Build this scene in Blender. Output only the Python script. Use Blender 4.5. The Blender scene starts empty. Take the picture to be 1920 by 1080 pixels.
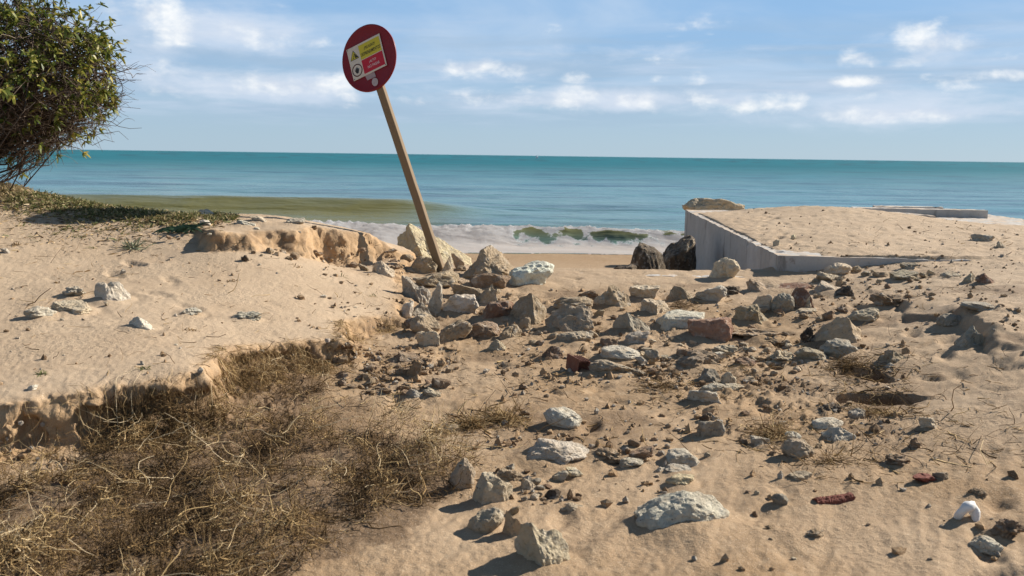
import bpy, math, random
import numpy as np
from mathutils import Vector, Matrix

# ---------------------------------------------------------------- camera
S = bpy.context.scene
COL = S.collection
F = 1700.0                                   # focal length in pixels of the 1920 px wide photo
PITCH = math.atan((540 - 291.5) / F)
ROLL = math.radians(0.77)
CAMZ = 1.5
cam_d = bpy.data.cameras.new("camera")
cam = bpy.data.objects.new("camera", cam_d)
COL.objects.link(cam)
cam_d.sensor_width = 36
cam_d.lens = F / 1920 * 36
cam_d.clip_start = 0.05
cam_d.clip_end = 60000
R_cam = Matrix.Rotation(math.pi / 2 - PITCH, 4, 'X') @ Matrix.Rotation(ROLL, 4, 'Z')
cam.matrix_world = Matrix.Translation((0, 0, CAMZ)) @ R_cam
cam_d.dof.use_dof = True
cam_d.dof.focus_distance = 7.0
cam_d.dof.aperture_fstop = 4.5
S.camera = cam

# ---------------------------------------------------------------- sun, sky, exposure
SUN_ELEV = math.radians(31)
SUN_DIR = Vector((0.86, 0.50, 0)).normalized() * math.cos(SUN_ELEV) + Vector((0, 0, math.sin(SUN_ELEV)))
sun_d = bpy.data.lights.new("sun", 'SUN')
sun_d.energy = 5.0
sun_d.angle = math.radians(0.53)
sun_d.color = (1.0, 0.945, 0.86)
sun = bpy.data.objects.new("sun", sun_d)
sun.rotation_euler = SUN_DIR.to_track_quat('Z', 'Y').to_euler()
COL.objects.link(sun)

W = bpy.data.worlds.new("World")
S.world = W
W.use_nodes = True
SKY_STRENGTH = 0.054


def build_world():
    nt = W.node_tree
    nt.nodes.clear()
    N = nt.nodes.new
    L = nt.links.new

    def val(v):
        return v

    def math_(op, a, b=None, c=None, clamp=False):
        n = N('ShaderNodeMath')
        n.operation = op
        n.use_clamp = clamp
        for i, v in enumerate((a, b, c)):
            if v is None:
                continue
            if isinstance(v, (int, float)):
                n.inputs[i].default_value = v
            else:
                L(v, n.inputs[i])
        return n.outputs[0]

    def mixc(f, a, b, blend='MIX'):
        n = N('ShaderNodeMix')
        n.data_type = 'RGBA'
        n.blend_type = blend
        for sock, v in ((n.inputs[0], f), (n.inputs[6], a), (n.inputs[7], b)):
            if isinstance(v, (int, float)):
                sock.default_value = v
            elif isinstance(v, tuple):
                sock.default_value = (*v, 1)
            else:
                L(v, sock)
        return n.outputs[2]

    sky = N('ShaderNodeTexSky')
    sky.sky_type = 'NISHITA'
    sky.sun_disc = False
    sky.sun_elevation = SUN_ELEV
    sky.sun_rotation = math.atan2(SUN_DIR.x, SUN_DIR.y)
    sky.altitude = 0
    sky.air_density = 0.7
    sky.dust_density = 0.15
    sky.ozone_density = 3.0
    tc = N('ShaderNodeTexCoord')
    sep = N('ShaderNodeSeparateXYZ')
    L(tc.outputs['Generated'], sep.inputs[0])
    x, y, z = sep.outputs
    az = math_('ARCTAN2', x, y)
    el = math_('ARCSINE', math_('MAXIMUM', math_('MINIMUM', z, 1.0), -1.0))

    def noise(sx, sy, scale, detail, rough, off=0.0, dist=0.0):
        c = N('ShaderNodeCombineXYZ')
        L(math_('MULTIPLY', az, sx), c.inputs[0])
        L(math_('MULTIPLY_ADD', el, sy, off), c.inputs[1])
        t = N('ShaderNodeTexNoise')
        L(c.outputs[0], t.inputs['Vector'])
        t.inputs['Scale'].default_value = scale
        t.inputs['Detail'].default_value = detail
        t.inputs['Roughness'].default_value = rough
        t.inputs['Distortion'].default_value = dist
        return t.outputs['Fac']

    def smooth(v, a, b):
        n = N('ShaderNodeMapRange')
        n.interpolation_type = 'SMOOTHSTEP'
        L(v, n.inputs['Value'])
        n.inputs['From Min'].default_value = a
        n.inputs['From Max'].default_value = b
        return n.outputs['Result']

    def blob(px, py, sx, sy):
        """soft cell of the cloud deck: centre and half-sizes given as sky directions"""
        a0 = math.atan((px - 960) / F)
        e0 = math.atan((291 + (px - 960) * 0.0135 - py) / F)
        da = math_('DIVIDE', math_('SUBTRACT', az, a0), sx / F)
        de = math_('DIVIDE', math_('SUBTRACT', el, e0), sy / F)
        r = math_('ADD', math_('POWER', math_('ABSOLUTE', da), 2.0), math_('POWER', math_('ABSOLUTE', de), 2.0))
        return math_('POWER', 2.718, math_('MULTIPLY', r, -1.0))

    # sky gradient: nishita, with the clear marine blue of the low sky
    low = mixc(smooth(el, 0.0, 0.17), (4.7, 6.35, 7.8), (3.4, 5.9, 9.2))
    base = mixc(math_('MULTIPLY_ADD', smooth(el, 0.12, 0.6), -0.75, 0.85), sky.outputs[0], low)

    # thin high veil, streaked
    veil_n = noise(1.0, 4.2, 3.4, 5.0, 0.55, 3.1, 0.6)
    veil_el = math_('MULTIPLY', smooth(el, 0.02, 0.07), math_('SUBTRACT', 1.0, smooth(el, 0.2, 0.7)))
    veil = math_('MULTIPLY', smooth(veil_n, 0.36, 0.72), veil_el)
    base = mixc(math_('MULTIPLY', veil, 0.62), base, (6.2, 7.7, 9.6))

    # cumulus puffs along the band
    puff = noise(1.0, 1.7, 24.0, 8.0, 0.58, 0.0, 0.15)
    big = noise(1.0, 3.4, 8.0, 4.0, 0.55, 7.7)
    cells = None
    for c in ((285, 45, 55, 30, .9), (370, 72, 120, 26, .75), (480, 82, 70, 20, .6), (590, 92, 32, 10, .8), (300, 148, 60, 16, .75),
              (555, 168, 120, 20, 1.0), (650, 182, 70, 10, .7), (420, 175, 120, 16, .5), (890, 133, 50, 18, .85), (962, 142, 30, 15, .65), (1085, 150, 34, 9, .7), (1085, 188, 75, 18, .8),
              (1190, 192, 95, 16, .85), (1310, 198, 70, 14, .7), (1580, 125, 28, 14, .8), (1715, 102, 45, 24, 1.05), (1762, 115, 16, 20, .7), (1640, 135, 60, 9, .5),
              (1560, 165, 70, 8, .65), (1400, 205, 80, 13, .7), (1610, 222, 110, 12, .7), (1720, 222, 60, 11, .7), (1870, 165, 60, 9, .65), (1000, 195, 120, 14, .6), (760, 190, 90, 9, .5), (1500, 190, 200, 10, .45), (1850, 215, 90, 12, .5)):
        b = math_('MULTIPLY', blob(c[0], c[1], c[2] * 1.25, c[3] * 1.2), c[4])
        cells = b if cells is None else math_('MAXIMUM', cells, b)
    band = math_('MULTIPLY', smooth(el, 0.035, 0.06), math_('SUBTRACT', 1.0, smooth(el, 0.08, 0.2)))
    generic = math_('MULTIPLY', math_('MULTIPLY', smooth(big, 0.48, 0.75), band), 0.6)
    cells = math_('MAXIMUM', cells, generic)
    # grey-blue deck of flat streaks behind them
    streak = noise(0.9, 14.0, 3.6, 4.0, 0.55, 1.3)
    sb = math_('MULTIPLY', smooth(el, 0.02, 0.05), math_('SUBTRACT', 1.0, smooth(el, 0.10, 0.16)))
    base = mixc(math_('MULTIPLY', math_('MULTIPLY', smooth(streak, 0.40, 0.62), sb), 0.55), base, (4.3, 5.8, 7.6))
    streak2 = noise(1.1, 11.0, 4.6, 5.0, 0.6, 5.3)
    base = mixc(math_('MULTIPLY', math_('MULTIPLY', smooth(streak2, 0.48, 0.7), sb), 0.5), base, (6.7, 7.8, 9.5))
    softn = noise(1.0, 3.0, 9.0, 6.0, 0.6, 2.2, 0.3)
    wide = None
    for c in ((420, 70, 260, 45, .8), (480, 165, 260, 34, .9), (1180, 192, 330, 26, .8), (1650, 205, 300, 40, .75), (1700, 110, 110, 36, .6), (920, 140, 120, 26, .5), (300, 120, 120, 60, .5), (1250, 110, 400, 30, .4)):
        b = math_('MULTIPLY', blob(*c[:4]), c[4])
        wide = b if wide is None else math_('MAXIMUM', wide, b)
    wide = math_('MAXIMUM', wide, math_('MULTIPLY', generic, 0.9))
    soft = smooth(math_('ADD', wide, math_('MULTIPLY', math_('SUBTRACT', softn, 0.5), 2.0)), 0.15, 1.1)
    base = mixc(math_('MULTIPLY', math_('MULTIPLY', soft, smooth(wide, 0.04, 0.3)), 0.85), base, (7.8, 8.7, 10.1))
    field = math_('ADD', math_('MULTIPLY', cells, 0.95), math_('MULTIPLY', math_('SUBTRACT', puff, 0.5), 2.6))
    dens = math_('MULTIPLY', smooth(field, 0.2, 1.2), smooth(cells, 0.05, 0.3))
    shade = noise(1.0, 1.7, 24.0, 5.0, 0.55, 0.012, 0.15)      # same field sampled lower: the puffs' lit tops
    lit = smooth(shade, 0.36, 0.64)
    ccol = mixc(lit, (7.0, 7.9, 9.3), (11.8, 11.8, 11.6))
    base = mixc(math_('MULTIPLY', dens, 0.88), base, ccol)
    bg = N('ShaderNodeBackground')
    L(base, bg.inputs['Color'])
    bg.inputs['Strength'].default_value = SKY_STRENGTH
    out = N('ShaderNodeOutputWorld')
    L(bg.outputs[0], out.inputs['Surface'])


build_world()
S.view_settings.view_transform = 'Standard'
S.view_settings.look = 'None'
S.view_settings.gamma = 1
S.view_settings.exposure = 0.74
S.view_settings.use_curve_mapping = False
S.cycles.max_bounces = 6
S.cycles.diffuse_bounces = 4
S.cycles.caustics_reflective = False
S.cycles.caustics_refractive = False
S.cycles.use_denoising = True
S.cycles.denoiser = 'OPENIMAGEDENOISE'
S.cycles.denoising_input_passes = 'RGB_ALBEDO_NORMAL'

# ---------------------------------------------------------------- projection helpers
RC = np.array(R_cam.to_3x3())
CAMP = np.array([0, 0, CAMZ])


def ray(px, py):
    px = np.asarray(px, float)
    py = np.asarray(py, float)
    d = np.stack([(px - 960) / F, -(py - 540) / F, -np.ones_like(px)], -1)
    d = d @ RC.T
    return d / d[..., 1:2]                     # per metre of depth along +y


def at_z(px, py, z):
    d = ray(px, py)
    t = (z - CAMZ) / d[2]
    return CAMP + d * t


def at_y(px, py, y):
    return CAMP + ray(px, py) * y


def proj(P):
    q = (np.asarray(P) - CAMP) @ RC
    return 960 + F * q[..., 0] / -q[..., 2], 540 - F * q[..., 1] / -q[..., 2]


# ---------------------------------------------------------------- noise
_rng = np.random.default_rng(7)
_G = _rng.normal(size=(256, 3))
_G /= np.linalg.norm(_G, axis=1)[:, None]
_P = np.concatenate([_rng.permutation(256)] * 2)


def perlin(x, y, z=0.0):
    x, y, z = np.broadcast_arrays(np.asarray(x, float), np.asarray(y, float), np.asarray(z, float))
    xi, yi, zi = np.floor(x).astype(int), np.floor(y).astype(int), np.floor(z).astype(int)
    xf, yf, zf = x - xi, y - yi, z - zi
    u, v, w = (t * t * t * (t * (t * 6 - 15) + 10) for t in (xf, yf, zf))
    r = 0
    for dx in (0, 1):
        for dy in (0, 1):
            for dz in (0, 1):
                h = _P[(_P[(_P[(xi + dx) & 255] + yi + dy) & 255] + zi + dz) & 255]
                g = _G[h]
                dot = g[..., 0] * (xf - dx) + g[..., 1] * (yf - dy) + g[..., 2] * (zf - dz)
                wt = (u if dx else 1 - u) * (v if dy else 1 - v) * (w if dz else 1 - w)
                r = r + dot * wt
    return r * 1.5


def fbm(x, y, z=0.0, o=4, gain=0.5, lac=2.03):
    r, a = 0, 1.0
    for i in range(o):
        r = r + a * perlin(x + 17.3 * i, y - 9.1 * i, z + 4.7 * i)
        x, y, z, a = x * lac, y * lac, z * lac, a * gain
    return r


def ridged(x, y, z=0.0, o=4):
    r, a = 0, 1.0
    for i in range(o):
        r = r + a * (1 - np.abs(perlin(x + 7.3 * i, y + 3.1 * i, z)) * 2)
        x, y, z, a = x * 2.1, y * 2.1, z * 2.1, a * 0.5
    return r


def sstep(v, a, b):
    t = np.clip((v - a) / (b - a), 0, 1)
    return t * t * (3 - 2 * t)


class TPS:
    def __init__(self, pts, lam=0.002):
        p = np.array(pts, float)
        self.c = p[:, :2]
        n = len(p)
        K = self._k(self.c, self.c) + lam * np.eye(n)
        Pm = np.hstack([np.ones((n, 1)), self.c])
        A = np.block([[K, Pm], [Pm.T, np.zeros((3, 3))]])
        self.w = np.linalg.solve(A, np.concatenate([p[:, 2], np.zeros(3)]))

    def _k(self, a, b):
        r2 = ((a[:, None] - b[None]) ** 2).sum(-1)
        return 0.5 * r2 * np.log(r2 + 1e-9)

    def __call__(self, x, y):
        x, y = np.broadcast_arrays(np.asarray(x, float), np.asarray(y, float))
        q = np.stack([x.ravel(), y.ravel()], -1)
        out = np.empty(len(q))
        n = len(self.c)
        for i in range(0, len(q), 60000):
            b = q[i:i + 60000]
            out[i:i + 60000] = self._k(b, self.c) @ self.w[:n] + self.w[n] + b @ self.w[n + 1:]
        return out.reshape(x.shape)


def sdist(x, y, poly, nlip):
    """signed distance to the first nlip segments of a closed polygon, positive inside"""
    poly = np.array(poly, float)
    d2 = np.full(x.shape, 1e9)
    ins = np.zeros(x.shape, bool)
    n = len(poly)
    for i in range(n):
        a, b = poly[i], poly[(i + 1) % n]
        if i < nlip:
            e = b - a
            t = np.clip(((x - a[0]) * e[0] + (y - a[1]) * e[1]) / (e @ e), 0, 1)
            d2 = np.minimum(d2, (x - a[0] - t * e[0]) ** 2 + (y - a[1] - t * e[1]) ** 2)
        if a[1] != b[1]:
            c = ((a[1] > y) != (b[1] > y)) & (x < (b[0] - a[0]) * (y - a[1]) / (b[1] - a[1]) + a[0])
            ins ^= c
    return np.where(ins, 1, -1) * np.sqrt(d2)


# ---------------------------------------------------------------- mesh + object helpers
def mesh_np(name, V, faces, mat=None, smooth=False, attrs=None):
    """faces: list of (M,k) int arrays"""
    if isinstance(faces, np.ndarray):
        faces = [faces]
    me = bpy.data.meshes.new(name)
    V = np.asarray(V, np.float32)
    me.vertices.add(len(V))
    me.vertices.foreach_set('co', V.ravel())
    loops = np.concatenate([f.ravel() for f in faces]).astype(np.int32)
    tot = np.concatenate([np.full(len(f), f.shape[1], np.int32) for f in faces])
    start = np.concatenate([[0], np.cumsum(tot)[:-1]]).astype(np.int32)
    me.loops.add(len(loops))
    me.loops.foreach_set('vertex_index', loops)
    me.polygons.add(len(tot))
    me.polygons.foreach_set('loop_start', start)
    me.polygons.foreach_set('loop_total', tot)
    me.polygons.foreach_set('use_smooth', np.full(len(tot), smooth))
    for k, a in (attrs or {}).items():
        at = me.attributes.new(k, 'FLOAT', 'POINT')
        at.data.foreach_set('value', np.asarray(a, np.float32).ravel())
    me.update(calc_edges=True)
    if mat:
        me.materials.append(mat)
    return me


def obj(name, me, parent=None, loc=None):
    o = bpy.data.objects.new(name, me)
    COL.objects.link(o)
    if parent is not None:
        o.parent = parent
    if loc is not None:
        o.location = [float(v) for v in loc]
    return o


def tag(o, label=None, cat=None, group=None, kind=None):
    for k, v in (('label', label), ('category', cat), ('group', group), ('kind', kind)):
        if v:
            o[k] = v
    return o


def grid_faces(nr, nc):
    i = np.arange(nr - 1)[:, None] * nc + np.arange(nc - 1)[None]
    return np.stack([i, i + 1, i + nc + 1, i + nc], -1).reshape(-1, 4)


def tubes(P, R, k=3, closed_tip=False):
    """P (N,S,3) centre lines, R (N,S) radii -> verts, quads"""
    N, Sg, _ = P.shape
    T = np.gradient(P, axis=1)
    T /= np.linalg.norm(T, axis=2)[..., None] + 1e-9
    ref = np.where(np.abs(T[..., 2:3]) > 0.9, np.array([1.0, 0, 0]), np.array([0, 0, 1.0]))
    A = np.cross(T, ref)
    A /= np.linalg.norm(A, axis=2)[..., None] + 1e-9
    B = np.cross(T, A)
    ang = np.arange(k) * 2 * np.pi / k
    V = P[:, :, None] + R[:, :, None, None] * (A[:, :, None] * np.cos(ang)[None, None, :, None] + B[:, :, None] * np.sin(ang)[None, None, :, None])
    base = (np.arange(N)[:, None, None] * Sg + np.arange(Sg - 1)[None, :, None]) * k
    j = np.arange(k)[None, None]
    jn = (j + 1) % k
    Fq = np.stack([base + j, base + jn, base + k + jn, base + k + j], -1).reshape(-1, 4)
    return V.reshape(-1, 3), Fq


def box_mesh(name, x0, x1, y0, y1, z0, z1, mat, bev=0.0):
    import bmesh
    bm = bmesh.new()
    bmesh.ops.create_cube(bm, size=1)
    for v in bm.verts:
        v.co = Vector(((x0 + x1) / 2 + v.co.x * (x1 - x0), (y0 + y1) / 2 + v.co.y * (y1 - y0), (z0 + z1) / 2 + v.co.z * (z1 - z0)))
    if bev:
        bmesh.ops.bevel(bm, geom=bm.edges[:], offset=bev, segments=2, affect='EDGES')
    me = bpy.data.meshes.new(name)
    bm.to_mesh(me)
    bm.free()
    me.materials.append(mat)
    return me


# ---------------------------------------------------------------- materials
class NT:
    def __init__(self, name, rough=0.9, spec=0.2):
        self.m = bpy.data.materials.new(name)
        self.m.use_nodes = True
        self.nt = self.m.node_tree
        self.b = self.nt.nodes['Principled BSDF']
        self.b.inputs['Roughness'].default_value = rough
        self.b.inputs['Specular IOR Level'].default_value = spec

    def n(self, t, **kw):
        n = self.nt.nodes.new(t)
        for k, v in kw.items():
            setattr(n, k, v)
        return n

    def L(self, a, b):
        self.nt.links.new(a, b)

    def set(self, sock, v):
        if isinstance(v, (int, float)):
            sock.default_value = v
        elif isinstance(v, tuple):
            sock.default_value = (*v, 1) if len(v) == 3 and sock.type == 'RGBA' else v
        else:
            self.L(v, sock)

    def math(self, op, a, b=0.0, c=0.0, clamp=False):
        n = self.n('ShaderNodeMath', operation=op, use_clamp=clamp)
        for i, v in enumerate((a, b, c)):
            self.set(n.inputs[i], v)
        return n.outputs[0]

    def coord(self, kind='Object', scale=(1, 1, 1)):
        if not hasattr(self, 'tc'):
            self.tc = self.n('ShaderNodeTexCoord')
        mp = self.n('ShaderNodeMapping')
        self.L(self.tc.outputs[kind], mp.inputs[0])
        mp.inputs['Scale'].default_value = scale
        return mp.outputs[0]

    def pos(self, scale=(1, 1, 1)):
        g = self.n('ShaderNodeNewGeometry')
        mp = self.n('ShaderNodeMapping')
        self.L(g.outputs['Position'], mp.inputs[0])
        mp.inputs['Scale'].default_value = scale
        return mp.outputs[0]

    def noise(self, vec, scale, detail=4, rough=0.55, dist=0.0):
        t = self.n('ShaderNodeTexNoise')
        self.L(vec, t.inputs['Vector'])
        t.inputs['Scale'].default_value = scale
        t.inputs['Detail'].default_value = detail
        t.inputs['Roughness'].default_value = rough
        t.inputs['Distortion'].default_value = dist
        return t.outputs['Fac']

    def voro(self, vec, scale, feature='F1'):
        t = self.n('ShaderNodeTexVoronoi', feature=feature)
        self.L(vec, t.inputs['Vector'])
        t.inputs['Scale'].default_value = scale
        return t.outputs['Distance']

    def ss(self, v, a, b, lo=0.0, hi=1.0):
        n = self.n('ShaderNodeMapRange', interpolation_type='SMOOTHSTEP')
        self.L(v, n.inputs['Value'])
        for k, x in (('From Min', a), ('From Max', b), ('To Min', lo), ('To Max', hi)):
            n.inputs[k].default_value = x
        return n.outputs['Result']

    def mix(self, f, a, b, blend='MIX'):
        n = self.n('ShaderNodeMix', data_type='RGBA', blend_type=blend)
        self.set(n.inputs[0], f)
        self.set(n.inputs[6], a)
        self.set(n.inputs[7], b)
        return n.outputs[2]

    def attr(self, name):
        return self.n('ShaderNodeAttribute', attribute_name=name).outputs['Fac']

    def bump(self, h, strength=0.5, dist=0.01, prev=None):
        n = self.n('ShaderNodeBump')
        n.inputs['Strength'].default_value = strength
        n.inputs['Distance'].default_value = dist
        self.L(h, n.inputs['Height'])
        if prev is not None:
            self.L(prev, n.inputs['Normal'])
        return n.outputs[0]

    def color(self, c):
        self.set(self.b.inputs['Base Color'], c)

    def normal(self, n):
        self.L(n, self.b.inputs['Normal'])


def mat_sand():
    m = NT('sand', 0.95, 0.12)
    p = m.pos()
    wet, face, dark = m.attr('wet'), m.attr('face'), m.attr('dark')
    c = m.mix(wet, (0.455, 0.338, 0.225), (0.295, 0.190, 0.100))
    c = m.mix(face, c, (0.43, 0.275, 0.145))
    big = m.noise(p, 1.7, 6, 0.6)
    c = m.mix(m.ss(big, 0.35, 0.7, 0, 0.35), c, (0.33, 0.225, 0.135))
    mid = m.noise(p, 11, 6, 0.65)
    c = m.mix(m.ss(mid, 0.45, 0.75, 0, 0.4), c, (0.50, 0.37, 0.24))
    soil_shade = m.noise(p, 5.0, 7, 0.7)
    c = m.mix(m.math('MULTIPLY', dark, m.ss(soil_shade, 0.22, 0.46)), c, (0.125, 0.078, 0.044))
    gr = m.noise(p, 260, 2, 0.6)
    c = m.mix(m.ss(gr, 0.56, 0.72, 0, 0.6), c, (0.20, 0.13, 0.075))
    gl = m.noise(p, 190, 2, 0.6)
    c = m.mix(m.ss(gl, 0.60, 0.72, 0, 0.55), c, (0.72, 0.60, 0.46))
    speck = m.voro(p, 42)
    sel = m.noise(p, 2.3, 3, 0.6)
    c = m.mix(m.math('MULTIPLY', m.ss(speck, 0.10, 0.16, 1, 0), m.ss(sel, 0.47, 0.62, 0, 0.85)), c, (0.15, 0.098, 0.06))
    m.color(c)
    n1 = m.bump(m.noise(p, 150, 3, 0.7), 0.55, 0.006)
    n2 = m.bump(m.math('MULTIPLY', m.noise(p, 34, 6, 0.68), m.ss(m.noise(p, 1.6, 4, 0.6), 0.36, 0.62, 0.25, 1.6)), 0.6, 0.016, n1)
    m.normal(n2)
    return m.m


def mat_rock(name='limestone', pit=True):
    m = NT(name, 0.92, 0.15)
    oi = m.n('ShaderNodeObjectInfo')
    p = m.coord('Object')
    rnd = m.n('ShaderNodeCombineXYZ')
    for i in range(3):
        m.L(m.math('MULTIPLY', oi.outputs['Random'], 37.0 + 11 * i), rnd.inputs[i])
    va = m.n('ShaderNodeVectorMath', operation='ADD')
    m.L(p, va.inputs[0])
    m.L(rnd.outputs[0], va.inputs[1])
    p = va.outputs[0]
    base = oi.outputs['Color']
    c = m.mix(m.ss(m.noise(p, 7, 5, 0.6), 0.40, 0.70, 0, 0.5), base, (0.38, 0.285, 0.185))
    c = m.mix(m.ss(m.noise(p, 15, 5, 0.65), 0.5, 0.72, 0, 0.55), c, (0.68, 0.61, 0.50))
    c = m.mix(m.ss(m.noise(p, 34, 6, 0.75), 0.55, 0.72, 0, 0.55), c, (0.17, 0.12, 0.08))
    g = m.n('ShaderNodeNewGeometry')
    sx = m.n('ShaderNodeSeparateXYZ')
    m.L(g.outputs['Normal'], sx.inputs[0])
    c = m.mix(m.math('MULTIPLY', m.ss(m.voro(p, 42), 0.06, 0.24, 1, 0), m.ss(m.noise(p, 11, 3, 0.6), 0.42, 0.58, 0, 0.8)), c, (0.15, 0.105, 0.065))  # small pits drawn as dark spots, their shade painted into the colour
    dust = m.math('MULTIPLY', m.ss(sx.outputs[2], 0.6, 0.97), m.ss(m.noise(p, 10, 5, 0.65), 0.5, 0.66, 0, 0.6))
    c = m.mix(dust, c, (0.46, 0.34, 0.22))
    m.color(c)
    n1 = m.bump(m.noise(p, 80, 4, 0.7), 0.6, 0.007)
    v = m.voro(p, 26)
    n2 = m.bump(m.ss(v, 0.05, 0.40), 0.5, 0.012, n1)
    n3 = m.bump(m.noise(p, 24, 8, 0.7), 1.0, 0.045, n2)
    m.normal(n3)
    return m.m


def mat_concrete():
    m = NT('concrete', 0.9, 0.15)
    p = m.pos()
    c = m.mix(m.noise(p, 2.5, 6, 0.65), (0.35, 0.325, 0.29), (0.53, 0.495, 0.445))
    c = m.mix(m.ss(m.noise(m.pos((0.9, 0.9, 0.22)), 2.2, 7, 0.72, 0.6), 0.54, 0.66, 0, 0.75), c, (0.12, 0.105, 0.09))
    c = m.mix(m.ss(m.noise(m.pos((0.7, 0.7, 0.5)), 1.6, 6, 0.65), 0.5, 0.7, 0, 0.55), c, (0.60, 0.57, 0.52))
    c = m.mix(m.ss(m.noise(p, 6.5, 7, 0.75), 0.60, 0.72, 0, 0.6), c, (0.17, 0.13, 0.10))
    c = m.mix(m.ss(m.noise(p, 9, 6, 0.7), 0.55, 0.72, 0, 0.5), c, (0.36, 0.26, 0.17))
    g = m.n('ShaderNodeNewGeometry')
    sx = m.n('ShaderNodeSeparateXYZ')
    m.L(g.outputs['Normal'], sx.inputs[0])
    c = m.mix(m.math('MULTIPLY', m.ss(sx.outputs[2], 0.6, 0.95), m.ss(m.noise(p, 4, 6, 0.7), 0.42, 0.6, 0, 0.85)), c, (0.50, 0.37, 0.25))
    m.color(c)
    m.normal(m.bump(m.noise(p, 40, 6, 0.7), 0.5, 0.01, m.bump(m.noise(p, 7, 5, 0.6), 0.4, 0.03)))
    return m.m


def mat_water():
    m = NT('sea_water', 0.16, 0.5)
    foam, silt, far, chop = m.attr('foam'), m.attr('silt'), m.attr('far'), m.attr('chop')
    c = m.mix(far, (0.105, 0.225, 0.225), (0.004, 0.128, 0.150))
    band = m.noise(m.pos((0.010, 0.06, 0.0)), 1.0, 5, 0.6)
    c = m.mix(m.ss(band, 0.4, 0.68, 0, 0.55), c, (0.03, 0.165, 0.20))
    rip = m.noise(m.pos((0.16, 0.42, 0.3)), 1.5, 6, 0.65, 0.5)  # ripples: shading of the wave facets painted into the water colour
    c = m.mix(m.math('MULTIPLY', m.ss(rip, 0.46, 0.64, 0, 0.8), m.math('SUBTRACT', 1.0, m.math('MULTIPLY', far, 0.7))), c, (0.03, 0.10, 0.125))
    c = m.mix(chop, c, (0.018, 0.070, 0.090))
    c = m.mix(silt, c, (0.160, 0.146, 0.052))
    pf = m.pos((1.0, 0.8, 1.4))
    fn = m.noise(pf, 2.4, 7, 0.66, 0.3)
    fa = m.math('ADD', foam, m.math('MULTIPLY', m.math('SUBTRACT', fn, 0.5), 1.3))
    fm = m.math('MULTIPLY', m.ss(fa, 0.30, 0.46), m.ss(foam, 0.02, 0.2))
    m.color(m.mix(fm, c, (0.93, 0.955, 0.98)))
    m.set(m.b.inputs['Roughness'], m.math('MULTIPLY_ADD', fm, 0.5, m.math('MULTIPLY_ADD', far, 0.25, 0.24)))
    m.set(m.b.inputs['Specular IOR Level'], m.math('MAXIMUM', m.math('MULTIPLY_ADD', silt, -0.17, m.math('MULTIPLY_ADD', fm, -0.25, m.math('MULTIPLY_ADD', far, -0.19, 0.24))), 0.03))
    near = m.math('SUBTRACT', 1.0, far)
    n1 = m.n('ShaderNodeBump')
    m.L(m.noise(m.pos((0.22, 0.75, 0.5)), 1.5, 4, 0.55, 0.2), n1.inputs['Height'])
    m.L(m.math('MULTIPLY', near, 0.8), n1.inputs['Strength'])
    n1.inputs['Distance'].default_value = 0.24
    n2 = m.n('ShaderNodeBump')
    m.L(m.noise(m.pos((0.03, 0.14, 0.1)), 1.0, 4, 0.55), n2.inputs['Height'])
    m.L(m.math('MULTIPLY_ADD', near, 0.4, 0.2), n2.inputs['Strength'])
    n2.inputs['Distance'].default_value = 0.9
    m.L(n1.outputs[0], n2.inputs['Normal'])
    n3 = m.n('ShaderNodeBump')
    m.L(m.noise(pf, 8.0, 6, 0.7), n3.inputs['Height'])
    m.L(m.math('MULTIPLY', fm, 0.35), n3.inputs['Strength'])
    n3.inputs['Distance'].default_value = 0.08
    m.L(n2.outputs[0], n3.inputs['Normal'])
    m.normal(n3.outputs[0])
    tr = m.n('ShaderNodeBsdfTranslucent')
    tr.inputs['Color'].default_value = (0.94, 0.965, 0.99, 1)
    mx = m.n('ShaderNodeMixShader')
    m.L(m.math('MULTIPLY', fm, 0.72), mx.inputs[0])
    m.L(m.b.outputs[0], mx.inputs[1])
    m.L(tr.outputs[0], mx.inputs[2])
    m.L(mx.outputs[0], m.nt.nodes['Material Output'].inputs['Surface'])
    return m.m


def mat_strand(name, ramp, rough=0.85, trans=0.0):
    m = NT(name, rough, 0.2)
    r = m.n('ShaderNodeValToRGB')
    els = r.color_ramp.elements
    while len(els) < len(ramp):
        els.new(0.5)
    for e, (t, c) in zip(els, ramp):
        e.position = t
        e.color = (*c, 1)
    m.L(m.attr('tone'), r.inputs[0])
    m.color(r.outputs[0])
    if trans:
        tr = m.n('ShaderNodeBsdfTranslucent')
        m.L(r.outputs[0], tr.inputs['Color'])
        mx = m.n('ShaderNodeMixShader')
        mx.inputs[0].default_value = trans
        m.L(m.b.outputs[0], mx.inputs[1])
        m.L(tr.outputs[0], mx.inputs[2])
        m.L(mx.outputs[0], m.nt.nodes['Material Output'].inputs['Surface'])
    return m.m


def mat_flat(name, col, rough=0.6, spec=0.3, var=0.25, scale=30, metal=0.0, dirt=(0.2, 0.15, 0.1)):
    m = NT(name, rough, spec)
    p = m.coord('Object')
    d = tuple(0.55 * a + 0.45 * b for a, b in zip(col, dirt))
    m.color(m.mix(m.ss(m.noise(p, scale, 6, 0.7), 0.4, 0.7, 0, var), col, d))
    m.b.inputs['Metallic'].default_value = metal
    m.normal(m.bump(m.noise(p, scale * 4, 4, 0.6), 0.15, 0.004))
    return m.m


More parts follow.
